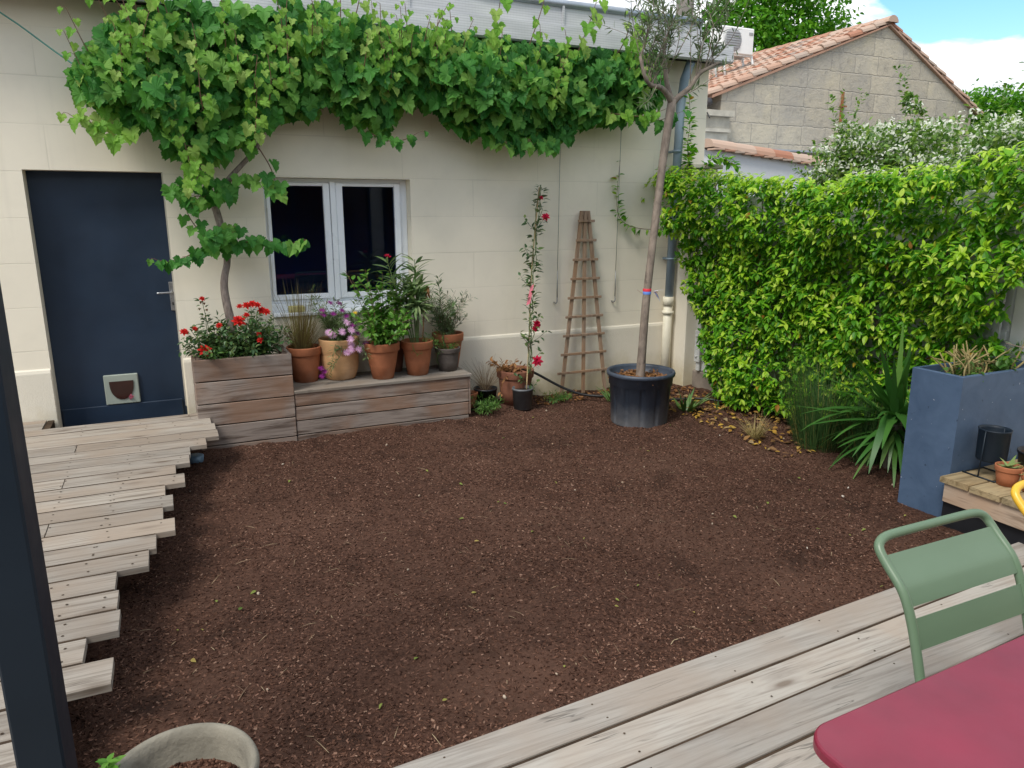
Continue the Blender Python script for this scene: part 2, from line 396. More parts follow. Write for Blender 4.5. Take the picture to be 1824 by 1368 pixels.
M['tag'] = plain('pink ribbon', (.75, .2, .25), .6, .1, 30)
M['sponge'] = plain('pale yellow foam', (.62, .55, .24), .9, .1, 30, .4)
M['bluecap'] = plain('pale blue plastic', (.16, .26, .36), .4, .1, 9)
M['acwhite'] = plain('white enamel', (.74, .75, .74), .35, .03, 4)
M['acdark'] = plain('grey grille', (.30, .31, .32), .5, .1, 9)
M['pole'] = plain('grey pole', (.17, .155, .14), .85, .2, 5, .3)
M['zinc'] = plain('zinc', (.33, .37, .42), .4, .12, 5, 0, .5)
M['darkgutter'] = plain('dark gutter', (.045, .04, .042), .5, .2, 5)
M['stonetrim'] = plain('pale stone trim', (.46, .43, .36), .85, .22, 5, .3)
M['rust'] = plain('rusty iron', (.25, .10, .04), .9, .3, 30, .3)
M['dark_inside'] = plain('dim room wall', (.10, .10, .11), .9, .1, 2)

def mk_planter():
    m, nt, b, o = new_mat('slate blue fibre cement'); k = NT(nt); co = k.coord()
    c = k.ramp(k.noise(co, 4.5, 6, .65, .6), [(.3, (.050, .086, .150)), (.7, (.082, .130, .212))])
    c = k.mix(k.ramp(k.noise(co, 26, 3), [(.68, (0, 0, 0)), (.74, (.5,) * 3)]), c, (.012, .016, .022))
    c = k.mix(k.ramp(k.noise(co, 44, 2), [(.74, (0, 0, 0)), (.77, (.8,) * 3)]), c, (.42, .45, .5))
    k.l(c, b.inputs['Base Color']); b.inputs['Specular IOR Level'].default_value = .35
    k.l(k.ramp(k.noise(co, 5, 5), [(.3, (.5,) * 3), (.7, (.66,) * 3)]), b.inputs['Roughness'])
    k.bump(b, k.noise(co, 14, 5), .06, .01); return m
M['planter'] = mk_planter()

def mk_cladding():
    m, nt, b, o = new_mat('ribbed grey cladding'); k = NT(nt); co = k.coord()
    sp = k.n('SeparateXYZ'); k.l(co, sp.inputs[0])
    w = k.math('SINE', k.math('MULTIPLY', sp.outputs[2], 2 * math.pi / .0205))
    g = k.ramp(w, [(.0, (0, 0, 0)), (.75, (0, 0, 0)), (.97, (1,) * 3)])
    wx = k.math('SINE', k.math('MULTIPLY', sp.outputs[0], 2 * math.pi / .03))
    n = k.noise(k.coord((1, 1, 6)), 2.2, 5)
    c = k.ramp(n, [(.3, (.40, .41, .43)), (.7, (.52, .53, .545))])
    c = k.mix(k.math('MULTIPLY', g, .42), c, (.16, .165, .175))
    c = k.mix(k.math('MULTIPLY', k.ramp(wx, [(.8, (0, 0, 0)), (1, (1,) * 3)]), .10), c, (.2, .2, .22))
    k.l(c, b.inputs['Base Color']); b.inputs['Roughness'].default_value = .55
    k.bump(b, g, -.5, .006); return m
M['cladding'] = mk_cladding()

def mk_stone():
    m, nt, b, o = new_mat('old limestone blocks'); k = NT(nt); co = k.coord()
    sp = k.n('SeparateXYZ'); k.l(co, sp.inputs[0]); cb = k.n('CombineXYZ'); k.l(sp.outputs[0], cb.inputs[0]); k.l(sp.outputs[2], cb.inputs[1])
    nv = k.n('TexNoise', i_Scale=7., i_Detail=6.); k.l(co, nv.inputs['Vector']); sc = k.n('VectorMath', operation='SCALE'); sc.inputs['Scale'].default_value = .06
    k.l(nv.outputs['Color'], sc.inputs[0]); ad = k.n('VectorMath', operation='ADD'); k.l(cb.outputs[0], ad.inputs[0]); k.l(sc.outputs[0], ad.inputs[1])
    br = k.n('TexBrick', offset=.43, squash=1.35, squash_frequency=2); k.l(ad.outputs[0], br.inputs['Vector'])
    for n_, v_ in (('Scale', 1.), ('Mortar Size', .014), ('Mortar Smooth', .9), ('Bias', .0), ('Brick Width', .62), ('Row Height', .345)): br.inputs[n_].default_value = v_
    br.inputs['Color1'].default_value = (.40, .36, .29, 1); br.inputs['Color2'].default_value = (.52, .465, .36, 1); br.inputs['Mortar'].default_value = (.36, .33, .28, 1)
    c = br.outputs['Color']
    c = k.mix(k.ramp(k.noise(co, 1.0, 5, .62), [(.42, (0, 0, 0)), (.62, (.8,) * 3)]), c, (.36, .335, .295))
    c = k.mix(k.ramp(k.noise(co, 1.7, 5, .7), [(.55, (0, 0, 0)), (.7, (.6,) * 3)]), c, (.52, .46, .32))
    c = k.mix(k.ramp(k.noise(co, 5.5, 5, .7), [(.52, (0, 0, 0)), (.75, (.6,) * 3)]), c, (.17, .16, .15))
    k.l(c, b.inputs['Base Color']); b.inputs['Roughness'].default_value = .92
    h = k.math('SUBTRACT', k.noise(co, 12, 6, .7), k.math('MULTIPLY', br.outputs['Fac'], .45)); k.bump(b, h, .7, .03); return m
M['stone'] = mk_stone()
M['whitewash'] = stucco('stained whitewash', (.58, .60, .63), False, .3)
M['rooftile'] = islandmat('roman tile', [(0, (.33, .14, .085)), (.25, (.40, .235, .165)), (.6, (.46, .33, .255)), (.85, (.38, .30, .245)), (1, (.24, .19, .165))], .85)

def mk_soil():
    m, nt, b, o = new_mat('dark bark soil'); k = NT(nt); co = k.coord()
    c = k.ramp(k.noise(co, 55, 6, .7), [(.3, (.025, .0125, .0085)), (.52, (.076, .038, .026)), (.75, (.152, .080, .055))])
    c = k.mix(k.ramp(k.noise(co, 1.3, 4), [(.45, (0, 0, 0)), (.68, (.6,) * 3)]), c, (.115, .062, .043))
    c = k.mix(k.ramp(k.noise(co, 2.4, 5, .6), [(.55, (0, 0, 0)), (.68, (.6,) * 3)]), c, (.024, .013, .009))
    k.l(c, b.inputs['Base Color']); b.inputs['Roughness'].default_value = .95; b.inputs['Specular IOR Level'].default_value = .15
    k.bump(b, k.noise(co, 75, 6, .75), 1., .012); return m
M['soil'] = mk_soil()
M['ground'] = plain('bare earth', (.10, .085, .06), .95, .3, .6, .3)

def mk_glass():
    m, nt, b, o = new_mat('window glass'); k = NT(nt)
    t = k.n('BsdfTransparent'); t.inputs[0].default_value = (.42, .52, .70, 1)
    g = k.n('BsdfGlossy'); g.inputs['Roughness'].default_value = .01; g.inputs[0].default_value = (.9, .95, 1, 1)
    f = k.n('Fresnel', i_IOR=1.5); x = k.n('MixShader')
    k.l(f.outputs[0], x.inputs[0]); k.l(t.outputs[0], x.inputs[1]); k.l(g.outputs[0], x.inputs[2]); k.l(x.outputs[0], o.inputs[0]); return m
M['glass'] = mk_glass()

def mk_olivepot():
    m, nt, b, o = new_mat('dusty black nursery plastic'); k = NT(nt); co = k.coord()
    c = k.ramp(k.noise(co, 6, 5), [(.3, (.026, .036, .054)), (.7, (.052, .068, .098))])
    sp = k.n('SeparateXYZ'); k.l(co, sp.inputs[0])
    z = k.math('SUBTRACT', k.math('MULTIPLY', k.noise(co, 4.5, 6, .7), .42), sp.outputs[2])
    c = k.mix(k.ramp(z, [(-.02 + .0, (0, 0, 0)), (.16, (.6,) * 3)]), c, (.20, .20, .205))
    c = k.mix(k.ramp(k.noise(k.coord((6, 6, 1)), 5, 5), [(.6, (0, 0, 0)), (.75, (.35,) * 3)]), c, (.16, .165, .175))
    k.l(c, b.inputs['Base Color']); b.inputs['Roughness'].default_value = .5; return m
M['olivepot'] = mk_olivepot()

# ------------------------------------------------------------------ camera, sun, sky
cam = bpy.data.cameras.new('camera'); co_ = bpy.data.objects.new('camera', cam); COL.objects.link(co_)
cam.sensor_width = 36; cam.lens = 36 * 1305 / 1824; cam.clip_end = 500; cam.clip_start = .05
co_.location = (0, 0, 1.86); co_.rotation_euler = (R(90 - 13.3), 0, R(-25)); scene.camera = co_
SUN_EL, SUN_AZ = 52., 241.      # compass bearing from +Y, clockwise: behind the camera and to the left
sl = bpy.data.lights.new('sun', 'SUN'); sl.energy = 1.9; sl.angle = R(20); sl.color = (1, .95, .87)
so = bpy.data.objects.new('sun', sl); COL.objects.link(so); so.rotation_euler = (R(90 - SUN_EL), 0, R(180 - SUN_AZ)); so.location = (-5, -6, 12)
w = bpy.data.worlds.new('World'); scene.world = w; w.use_nodes = True; wn = w.node_tree; wn.nodes.clear(); k = NT(wn)
wo = k.n('OutputWorld'); bg = k.n('Background'); bg.inputs[1].default_value = .13; k.l(bg.outputs[0], wo.inputs[0])
sky = k.n('TexSky', sky_type='NISHITA', sun_disc=False, sun_elevation=R(SUN_EL), sun_rotation=R(SUN_AZ), air_density=1.2, dust_density=.6, ozone_density=2.)
tc = k.n('TexCoord').outputs['Generated']
sp = k.n('SeparateXYZ'); k.l(tc, sp.inputs[0])
zz = k.math('ADD', k.math('MAXIMUM', sp.outputs[2], 0.), .16)
cb = k.n('CombineXYZ'); k.l(k.math('DIVIDE', sp.outputs[0], zz), cb.inputs[0]); k.l(k.math('DIVIDE', sp.outputs[1], zz), cb.inputs[1])
ofs = k.n('VectorMath', operation='ADD'); ofs.inputs[1].default_value = (2.93, 3.28, 4.37); k.l(cb.outputs[0], ofs.inputs[0])
cl = k.noise(ofs.outputs[0], .85, 9, .56, .3)
mask = k.ramp(cl, [(.42, (0, 0, 0)), (.475, (1,) * 3)])
shade = k.ramp(k.noise(ofs.outputs[0], 2.3, 6, .55), [(.36, (3.7, 3.95, 4.4)), (.60, (7.2, 7.3, 7.4))])
hs_ = k.n('HueSaturation'); hs_.inputs['Saturation'].default_value = 1.3; hs_.inputs['Hue'].default_value = .493; hs_.inputs['Value'].default_value = 1.0; k.l(sky.outputs[0], hs_.inputs['Color'])
k.l(k.mix(mask, hs_.outputs[0], shade), bg.inputs[0])
scene.view_settings.view_transform = 'Standard'; scene.view_settings.look = 'None'; scene.view_settings.gamma = 1
scene.view_settings.exposure = .72

# ------------------------------------------------------------------ soil and ground
def vnoise(x, y, s, seed):
    r = np.random.default_rng(seed); G = r.random((64, 64)); X = x / s; Y = y / s
    i = np.floor(X).astype(int); j = np.floor(Y).astype(int); fx = X - i; fy = Y - j
    fx = fx * fx * (3 - 2 * fx); fy = fy * fy * (3 - 2 * fy)
    g = lambda a, b: G[a % 64, b % 64]
    return (g(i, j) * (1 - fx) + g(i + 1, j) * fx) * (1 - fy) + (g(i, j + 1) * (1 - fx) + g(i + 1, j + 1) * fx) * fy - .5
def soil_h(x, y):
    return .05 * vnoise(x, y, .9, 1) + .034 * vnoise(x, y, .27, 2) + .018 * vnoise(x, y, .10, 3) + .010 * vnoise(x, y, .05, 4)
g = MB(); g.poly([(-150, -150, -.12), (150, -150, -.12), (150, 150, -.12), (-150, 150, -.12)], [(0, 1, 2, 3)])
tag(g.build('ground', M['ground']), 'flat brown earth stretching out around the garden', 'ground', kind='structure')
nx, ny = 360, 280
X, Y = np.meshgrid(np.linspace(-1.6, 5.12, nx), np.linspace(1.7, 6.75, ny)); Z = soil_h(X, Y)
b = MB(); q = []
idx = np.arange(nx * ny).reshape(ny, nx)
q = np.stack([idx[:-1, :-1], idx[:-1, 1:], idx[1:, 1:], idx[1:, :-1]], -1).reshape(-1)
b.raw(np.stack([X, Y, Z], -1).reshape(-1, 3), q, np.full((nx - 1) * (ny - 1), 4), True)
tag(b.build('soil', M['soil']), 'dark brown bare soil of the garden yard', 'soil', kind='structure')
def in_soil(x, y):
    walk = np.interp(y, [2.6, 3.0, 3.5, 4.2, 5, 5.8, 6.1], [-.38, -.42, -.3, -.2, -.1, .05, .2])
    return (x > walk - .1) & (y > 2.0 + .05 * x) & (x < 5.05) & (y < 6.6)
N = 130000
x = U(-.7, 5.05, N); y = 2.0 + 4.6 * U(0, 1, N) ** 1.25
keep = in_soil(x, y) & (vnoise(x, y, .35, 8) + U(-.5, .5, N) > -.42); x = x[keep]; y = y[keep]; N = len(x)
a = np.array([(math.cos(t) * .5, v, math.sin(t) * .5) for v in (-.5, .5) for t in (0.5, 2.6, 4.7)])
f = [(0, 1, 2), (5, 4, 3), (0, 3, 4, 1), (1, 4, 5, 2), (2, 5, 3, 0)]
th = U(0, 2 * math.pi, N); d = np.stack([np.cos(th), np.sin(th), U(-.35, .35, N)], 1)
Mx = frames(d, rdir(N) + np.array([0, 0, 1.2]), np.ones(N)); ln = U(.006, .017, N); wd = U(.003, .0062, N)
Mx = Mx * np.stack([wd * U(.8, 1.6, N), ln, wd], 1)[:, None, :]
b = MB(); b.inst(a, f, Mx, np.stack([x, y, soil_h(x, y) + wd * .35], 1))
tag(b.build('bark_mulch', M['chips']), 'fine dark bark pellets spread over the soil', 'mulch', kind='stuff')
# straw, small leaves and pale stones lying on the soil
b = MB(); N = 330
x = U(-.5, 5., N); y = 2.1 + 4.4 * U(0, 1, N) ** 1.3; kp = in_soil(x, y); x, y = x[kp], y[kp]; N = len(x)
th = U(0, 6.28, N); b.strips(np.stack([x, y, soil_h(x, y) + .008], 1), np.stack([np.cos(th), np.sin(th), U(.0, .35, N)], 1), U(.025, .11, N), U(.0015, .004, N), U(.1, .7, N), 4)
tag(b.build('straw_litter', M['twig']), 'bits of pale straw and twig scattered on the soil', 'litter', kind='stuff')
b = MB(); N = 62
x = U(-.4, 5., N); y = 2.1 + 4.4 * U(0, 1, N) ** 1.2; kp = in_soil(x, y); x, y = x[kp], y[kp]; N = len(x)
b.inst(*LEAF_O, frames(np.stack([rng.normal(size=N), rng.normal(size=N), U(-.1, .3, N)], 1), np.array([0, 0, 1.]) + .5 * rdir(N), U(.015, .036, N)), np.stack([x, y, soil_h(x, y) + .012], 1))
M['litter'] = leafmat('small litter leaf', [(0, (.10, .17, .04)), (.5, (.30, .33, .08)), (1, (.42, .30, .10))], .2, .7, .1)
tag(b.build('leaf_litter', M['litter']), 'tiny green and yellow leaves dotted over the soil', 'litter', kind='stuff')
ico = [(0, 0, 1), (.9, 0, .3), (.3, .85, .3), (-.7, .5, .3), (-.7, -.5, .3), (.3, -.85, .3), (.7, .5, -.4), (-.3, .8, -.4), (-.9, 0, -.4), (-.3, -.8, -.4), (.7, -.5, -.4)]
icf = [(0, 1, 2), (0, 2, 3), (0, 3, 4), (0, 4, 5), (0, 5, 1), (1, 6, 2), (2, 7, 3), (3, 8, 4), (4, 9, 5), (5, 10, 1), (2, 6, 7), (3, 7, 8), (4, 8, 9), (5, 9, 10), (1, 10, 6), (6, 10, 9, 8, 7)]
b = MB(); N = 42
x = U(-.4, 4.8, N); y = 2.1 + 4.4 * U(0, 1, N) ** 1.2; kp = in_soil(x, y); x, y = x[kp], y[kp]; N = len(x)
b.inst(ico, icf, frames(rdir(N), rdir(N), U(.004, .010, N)) * np.array([1, 1.3, .7])[None, None, :], np.stack([x, y, soil_h(x, y) + .006], 1), True)
M['pebble'] = islandmat('pale pebble', [(0, (.30, .2, .13)), (.6, (.42, .34, .26)), (1, (.58, .53, .47))])
tag(b.build('pebbles', M['pebble']), 'small pale stones scattered on the soil', 'pebbles', kind='stuff')
b = MB(); N = 420
t = U(0, 1, N); x = 4.95 - .75 * U(0, 1, N) ** 1.3; y = 4.0 + 1.9 * t
b.inst(*LEAF_O, frames(np.stack([rng.normal(size=N), rng.normal(size=N), U(-.1, .35, N)], 1), np.array([0, 0, 1.]) + .6 * rdir(N), U(.035, .07, N)), np.stack([x, y, soil_h(x, y) + U(.01, .04, N)], 1))
tag(b.build('fallen_leaves', M['fallen']), 'yellow and brown fallen leaves lying below the hedge', 'leaves', kind='stuff')
b = MB(); N = 300
x = U(-.1, .1, N); t = U(0, 1, N); px = 3.2 + 1.8 * t; py = 6.52 - .25 * U(0, 1, N) - .6 * (t > .7) * U(0, 1, N)
b.inst(*LEAF_O, frames(np.stack([rng.normal(size=N), rng.normal(size=N), U(-.1, .35, N)], 1), np.array([0, 0, 1.]) + .6 * rdir(N), U(.025, .06, N)), np.stack([px, py, soil_h(px, py) + U(.008, .03, N)], 1))
tag(b.build('dry_litter', M['dead']), 'brown dry leaf litter along the foot of the wall', 'leaves', kind='stuff')

# ------------------------------------------------------------------ the cream house
house = thing('house', 'cream rendered single-storey house with blue door and white window', 'house', (2, 6.6, 0))
b = MB(); F, BK = 6.61, 6.93
for x0, x1, z0, z1 in ((-5, -.90, -.1, 3.36), (-.90, .04, 2.157, 3.36), (.04, .79, -.1, 3.36), (.79, 2.066, 2.135, 3.36), (.79, 2.066, -.1, .965), (2.066, 5.37, -.1, 3.36)):
    b.box(x0, x1, F, BK, z0, z1)
b.box(5.07, 5.37, BK, 9.9, -.1, 3.36); b.box(-5, -4.7, BK, 9.9, -.1, 3.36); b.box(-5, 5.37, 9.9, 10.2, -.1, 3.36)
b.build('wall', M['wall'], house)
b = MB()
for x0, x1 in ((-5, -.905), (.05, .79), (.79, 2.066), (2.066, 4.93)):
    b.prism([(6.612, -.1), (6.592, -.1), (6.592, .625), (6.598, .648), (6.612, .662)], x0, x1)
b.build('plinth', M['plinth'], house)
b = MB(); b.box(-1.3, .5, 6.95, 7.0, -.1, 3.2); b.box(-5, 5.37, 6.32, 10.2, 3.372, 3.40)
b.build('ceiling', M['dark_inside'], house)
M['room'] = plain('blue grey room wall', (.20, .31, .40), .9, .1, 2)
b = MB(); b.box(-4.7, 5.07, 7.9, 8.0, 0, 3.3); b.build('room_wall', M['room'], house)
# door
dr = MB(); dr.box(-.899, .043, 6.765, 6.81, .0, 2.156, .002); dr = dr.build('door', M['door'], house)
b = MB(); b.box(-.885, .01, 6.748, 6.764, .03, .285, .005); b.build('kick_board', M['door'], dr)
b = MB(); b.box(-.565, -.31, 6.742, 6.7645, .290, .54, .006); b.build('cat_flap_frame', M['flapframe'], dr)
b = MB(); cx, cz = -.437, .485; pts = [(cx - .09, cz), (cx + .09, cz)] + [(cx + .09 * math.cos(t), cz - .155 * math.sin(t) ** .75) for t in np.linspace(.08, math.pi - .08, 16)]
b.prism([(p, q) for p, q in pts], 6.736, 6.7415, 'y'); b.build('cat_flap', M['flap'], dr)
b = MB(); N = 8; b.inst(*LEAF_W, frames(rdir(N), np.array([0, -1., 0]) + .4 * rdir(N), np.full(N, .03)), np.tile([-.385, 6.728, .345], (N, 1))); b.build('flap_tag', M['pink'], dr)
b = MB(); b.box(-.002, .036, 6.752, 6.7645, 1.045, 1.285, .004); b.tube([(.014, 6.752, 1.2), (.014, 6.715, 1.2)], .011, 10)
b.tube(smooth_path([(.014, 6.715, 1.2), (-.03, 6.712, 1.2), (-.098, 6.716, 1.198)], 10), .0085, 8)
b.build('handle', M['metal'], dr)
b = MB(); b.box(.012, .022, 6.7508, 6.7525, 1.09, 1.115); b.build('keyhole', M['blackpot'], dr)
# window
fr = MB(); X0, X1, Z0, Z1 = .772, 2.035, 1.06, 2.134
for x0, x1, z0, z1 in ((X0 + .02, X0 + .05, Z0, Z1), (X1 - .035, X1 + .03, Z0, Z1), (X0 + .05, X1 - .035, Z1 - .035, Z1), (X0 + .05, X1 - .035, Z0, Z0 + .03)):
    fr.box(x0, x1, 6.735, 6.80, z0, z1, .003)
win = fr.build('window', M['upvc'], house)
for (gx0, gx1) in ((.852, 1.303), (1.472, 1.945)):
    s = MB(); t = .055; a0, a1, c0, c1 = gx0 - .03, gx1 + t, 1.092, 2.098
    if gx0 > 1.4: a0, a1 = gx0 - .06, gx1 + .052
    for x0, x1, z0, z1 in ((a0, gx0, c0, c1), (gx1, a1, c0, c1), (gx0, gx1, c0, 1.137), (gx0, gx1, 2.071, c1)):
        s.box(x0, x1, 6.712, 6.775, z0, z1, .004)
    s.build('sash', M['upvc'], win)
    p = MB(); p.box(gx0 + .001, gx1 - .001, 6.74, 6.744, 1.138, 2.070); p.build('pane', M['glass'], win)
b = MB(); b.box(1.362, 1.409, 6.700, 6.7345, 1.075, 2.112, .005); b.build('mullion', M['upvc'], win)
b = MB(); b.box(.792, 2.064, 6.655, 6.80, .966, .998, .004); b.box(.792, 2.064, 6.705, 6.79, .9985, 1.0595, .004); b.box(.80, 2.055, 6.585, 6.6545, .958, .992, .006)
b.build('window_sill', M['upvc'], win)
b = MB(); b.box(.03, .045, 6.612, 6.764, .25, 2.156); b.build('door_jamb', M['stonetrim'], house)
# fascia of the flat roof
b = MB(); b.prism([(6.30, 3.315), (6.285, 3.33), (6.30, 3.482), (6.315, 3.482), (6.33, 3.33), (6.33, 3.315)], -5.2, 5.41); b.build('lower_fascia', M['cladding'], house)
b = MB(); b.prism([(6.34, 3.470), (6.325, 3.475), (6.345, 3.66), (6.37, 3.66), (6.37, 3.47)], -5.2, 5.03)
for x0 in (-1.6, .2, 2.0, 3.45, 4.75): b.box(x0, x0 + .022, 6.318, 6.3245 + .02, 3.484, 3.655)
b.build('upper_fascia', M['cladding'], house)
b = MB(); b.tube([(-5.2, 6.345, 3.675), (2.7, 6.345, 3.675)], .030, 12); b.tube([(2.66, 6.345, 3.676), (5.03, 6.345, 3.676)], .034, 12); b.build('roof_edge_tube', M['zinc'], house)
b = MB(); b.box(-5.2, 5.03, 6.38, 10.4, 3.402, 3.64); b.build('roof', M['zinc'], house)
b = MB(); b.prism([(6.31, 3.33), (6.31, 3.405), (6.9, 3.405), (6.9, 3.30)], 5.372, 5.42); b.build('eave_end', M['cladding'], house)
# drainpipe
dp = MB(); dp.tube([(4.97, 6.40, 3.32), (4.965, 6.49, 3.16), (4.935, 6.49, 2.9), (4.905, 6.49, .93)], .046, 16); dp = dp.build('drainpipe', M['pvcblue'], house)
b = MB(); b.tube([(4.90, 6.49, .95), (4.90, 6.49, -.05)], .050, 16); b.tube([(4.90, 6.49, .955), (4.90, 6.49, .86)], .060, 16); b.tube([(4.90, 6.49, .80), (4.90, 6.49, .77)], .066, 16)
b.build('lower_pipe', M['pvccream'], dp)
for zc in (1.35, 2.45): b = MB(); b.tube([(4.91, 6.49, zc), (4.91, 6.49, zc + .02)], .052, 16); b.box(4.885, 4.935, 6.53, 6.61, zc, zc + .02); b.build('pipe_clip', M['pvcblue'], dp)

# the wires with hooks on the wall
for (x0, zt, zb, lab) in ((3.585, 2.5, .95, 'thin steel wire with turnbuckle hanging on the wall behind the climbing rose'), (4.28, 2.72, .93, 'thin steel wire with hook hanging on the wall between trellis and olive trunk')):
    t = thing('wall_wire', lab, 'wire', (x0, 6.58, zb), 'steel climbing wires on the wall')
    b = MB(); b.tube([(x0, 6.575, zt), (x0 - .012, 6.575, zb + .32)], .0028, 6); b.build('wire', M['wire'], t)
    b = MB(); b.tube([(x0 - .012, 6.575, zb + .32), (x0 - .014, 6.572, zb + .05)], .006, 8); b.tube(smooth_path([(x0 - .014, 6.57, zb + .05), (x0 - .02, 6.555, zb), (x0 - .035, 6.575, zb - .012), (x0 - .03, 6.61, zb)], 10), .007, 6)
    b.build('turnbuckle', M['wire'], t)
b = MB(); b.tube(smooth_path([(-2.2, 6.45, 3.95), (-.87, 6.5, 3.21), (-.6, 6.47, 2.98), (-.30, 6.42, 2.76)], 14), .006, 6)
tag(b.build('green_cord', M['cablegreen']), 'thin green cord sloping down to the vine on the left', 'cord')
b = MB(); b.box(.93, 1.065, 6.60, 6.65, .993, 1.048, .008)
tag(b.build('foam_block', M['sponge']), 'pale yellow foam block standing on the window sill', 'foam block')

# ------------------------------------------------------------------ timber walkway
deck = thing('timber_walkway', 'weathered timber walkway with staggered plank ends leading to the blue door', 'walkway', (-.8, 4.5, 0))
ends = [.107, .193, .215, .223, .132, .021, .011, -.075, -.028, -.138, -.098, -.15, -.094, -.182, -.213, -.342, -.326, -.312, -.42, -.318, -.5, -.52, -.5, -.52]
b = MB(); pitch = .1838; y1 = 6.286
def plank(b, x0, x1, y0, y1, z1, th=.034):
    dz = U(-.002, .002); c = .005; xs = np.linspace(x0, x1, max(3, int((x1 - x0) / .35)))
    prof = [(y0, z1 - th), (y1, z1 - th), (y1, z1 - c), (y1 - c, z1), ((y0 + y1) / 2, z1 - .0015), (y0 + c, z1), (y0, z1 - c)]
    v = []; n = len(prof)
    for xx in xs:
        o = U(-.0012, .0012); oy = U(-.001, .001)
        v += [(xx, p + oy, q + dz + o) for p, q in prof]
    f = [tuple(range(n)), tuple(range((len(xs) - 1) * n + n - 1, (len(xs) - 1) * n - 1, -1))]
    for i in range(len(xs) - 1): f += [(i * n + k_, (i + 1) * n + k_, (i + 1) * n + (k_ + 1) % n, i * n + (k_ + 1) % n) for k_ in range(n)]
    b.poly(v, f)
for i, e in enumerate(ends):
    ya = y1 - pitch * i; yb = ya - pitch + .015; xl = -1.75
    if i in (3, 7, 11): plank(b, xl, -.705 + .01 * (i % 2), yb, ya, .26); plank(b, -.700 + .01 * (i % 2), e, yb, ya, .26)
    else: plank(b, xl + .04 * (i % 3), e, yb, ya, .26)
for ya in (6.47, 6.575): plank(b, -1.75, -.975, ya - .176 if ya < 6.5 else 6.476, ya, .26)
b.build('decking', M['wood_deck'], deck)
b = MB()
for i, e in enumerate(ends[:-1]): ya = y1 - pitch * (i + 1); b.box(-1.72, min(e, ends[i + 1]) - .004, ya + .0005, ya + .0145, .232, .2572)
tag(b.build('dark_gap_strips', M['wood_under'], deck), kind='stuff')  # dark strips added between the planks so the gaps read as dark lines
b = MB(); N = 0; sc = []
for i, e in enumerate(ends):
    ym = y1 - pitch * i
    for xx in (-1.25, -.69, e - .06 - .2 * (i % 2), (e - .72) / 2):
        if xx > e - .02: continue
        for dy in (.045, .135): sc.append((xx + U(-.012, .012), ym - dy + U(-.01, .01), .2605))
sc = np.array(sc); disc = [(math.cos(t) * .006, math.sin(t) * .0055, 0) for t in np.linspace(0, 6.28, 7)[:-1]]
b.inst(disc, [tuple(range(6))], np.tile(np.eye(3), (len(sc), 1, 1)), sc); tag(b.build('screws', M['wood_under'], deck), kind='stuff')
b = MB()
px = np.interp(np.linspace(1.95, 6.05, 9), [1.95, 3., 3.6, 4.4, 5.2, 6.05], [-.6, -.52, -.45, -.24, -.15, .05])
ys = np.linspace(1.95, 6.05, 9)
for i in range(8):
    b.prism([(px[i] - .08, ys[i]), (px[i] - .12, ys[i]), (px[i + 1] - .12, ys[i + 1]), (px[i + 1] - .08, ys[i + 1])], -.08, .224, 'z')
for xx in (-1.6, -.95): b.box(xx, xx + .05, 1.9, 6.2, .02, .224)
for i in (1, 3, 5, 6): b.box(px[i] - .18, px[i] - .121, ys[i] - .03, ys[i] + .03, -.05, .223)
b.box(-.97, -.925, 6.30, 6.58, -.05, .25); b.build('joists', M['wood_under'], deck)
b = MB(); b.lathe([(.0, .0), (.055, 0), (.06, .06), (.05, .065), (.0, .062)], (.055, 5.78, 0), 24)
tag(b.build('blue_lid', M['bluecap']), 'pale blue plastic lid half hidden beneath the walkway planks', 'lid')

# ------------------------------------------------------------------ near deck (turned about three degrees)
nd = thing('terrace_deck', 'pale silvered terrace deck of wide planks beneath the red table', 'deck', (2, 1.5, 0))
b = MB(); sl_ = .0504; P = .182
for i in range(12):
    for (xa, xb) in (((-2.2, 2.9 + .4 * (i % 3)), (2.906 + .4 * (i % 3), 6.5)) if i > 4 else ((-2.2, 6.5),)):
        n0 = b.n; plank(b, xa, xb, -P * (i + 1) + .014, -P * i, .05, .03)
        V = b.V[-1]; xx, yy = V[:, 0].copy(), V[:, 1].copy(); V[:, 1] = 2.035 + yy + xx * sl_; V[:, 0] = xx - yy * sl_
b.build('decking', M['wood_near'], nd)
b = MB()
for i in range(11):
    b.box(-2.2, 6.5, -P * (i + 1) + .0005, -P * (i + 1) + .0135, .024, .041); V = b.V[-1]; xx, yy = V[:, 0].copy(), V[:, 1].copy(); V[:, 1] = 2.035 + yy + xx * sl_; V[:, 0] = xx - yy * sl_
tag(b.build('dark_gap_strips', M['wood_under'], nd), kind='stuff')  # same added dark strips, making the terrace plank gaps read dark
sc = []
for i in range(12):
    for xj in np.arange(-1.8, 6.2, .62):
        for dy in (.04, .14): xx = xj + U(-.02, .02); yy = -P * i - dy + U(-.008, .008); sc.append((xx - yy * sl_, 2.035 + yy + xx * sl_, .0508))
sc = np.array(sc); b = MB(); b.inst(disc, [tuple(range(6))], np.tile(np.eye(3) * .8, (len(sc), 1, 1)), sc); tag(b.build('screws', M['wood_under'], nd), kind='stuff')
b = MB()
for yy in (-.12, -1.0, -1.9): b.poly([(-2.2, 2.03 + yy - .11, .0), (6.5, 2.03 + yy + .327, 0), (6.5, 2.08 + yy + .327, 0), (-2.2, 2.08 + yy - .11, 0), (-2.2, 2.03 + yy - .11, .018), (6.5, 2.03 + yy + .327, .018), (6.5, 2.08 + yy + .327, .018), (-2.2, 2.08 + yy - .11, .018)],
                                          [(3, 2, 1, 0), (4, 5, 6, 7), (0, 1, 5, 4), (1, 2, 6, 5), (2, 3, 7, 6), (3, 0, 4, 7)])
b.build('joists', M['wood_under'], nd)

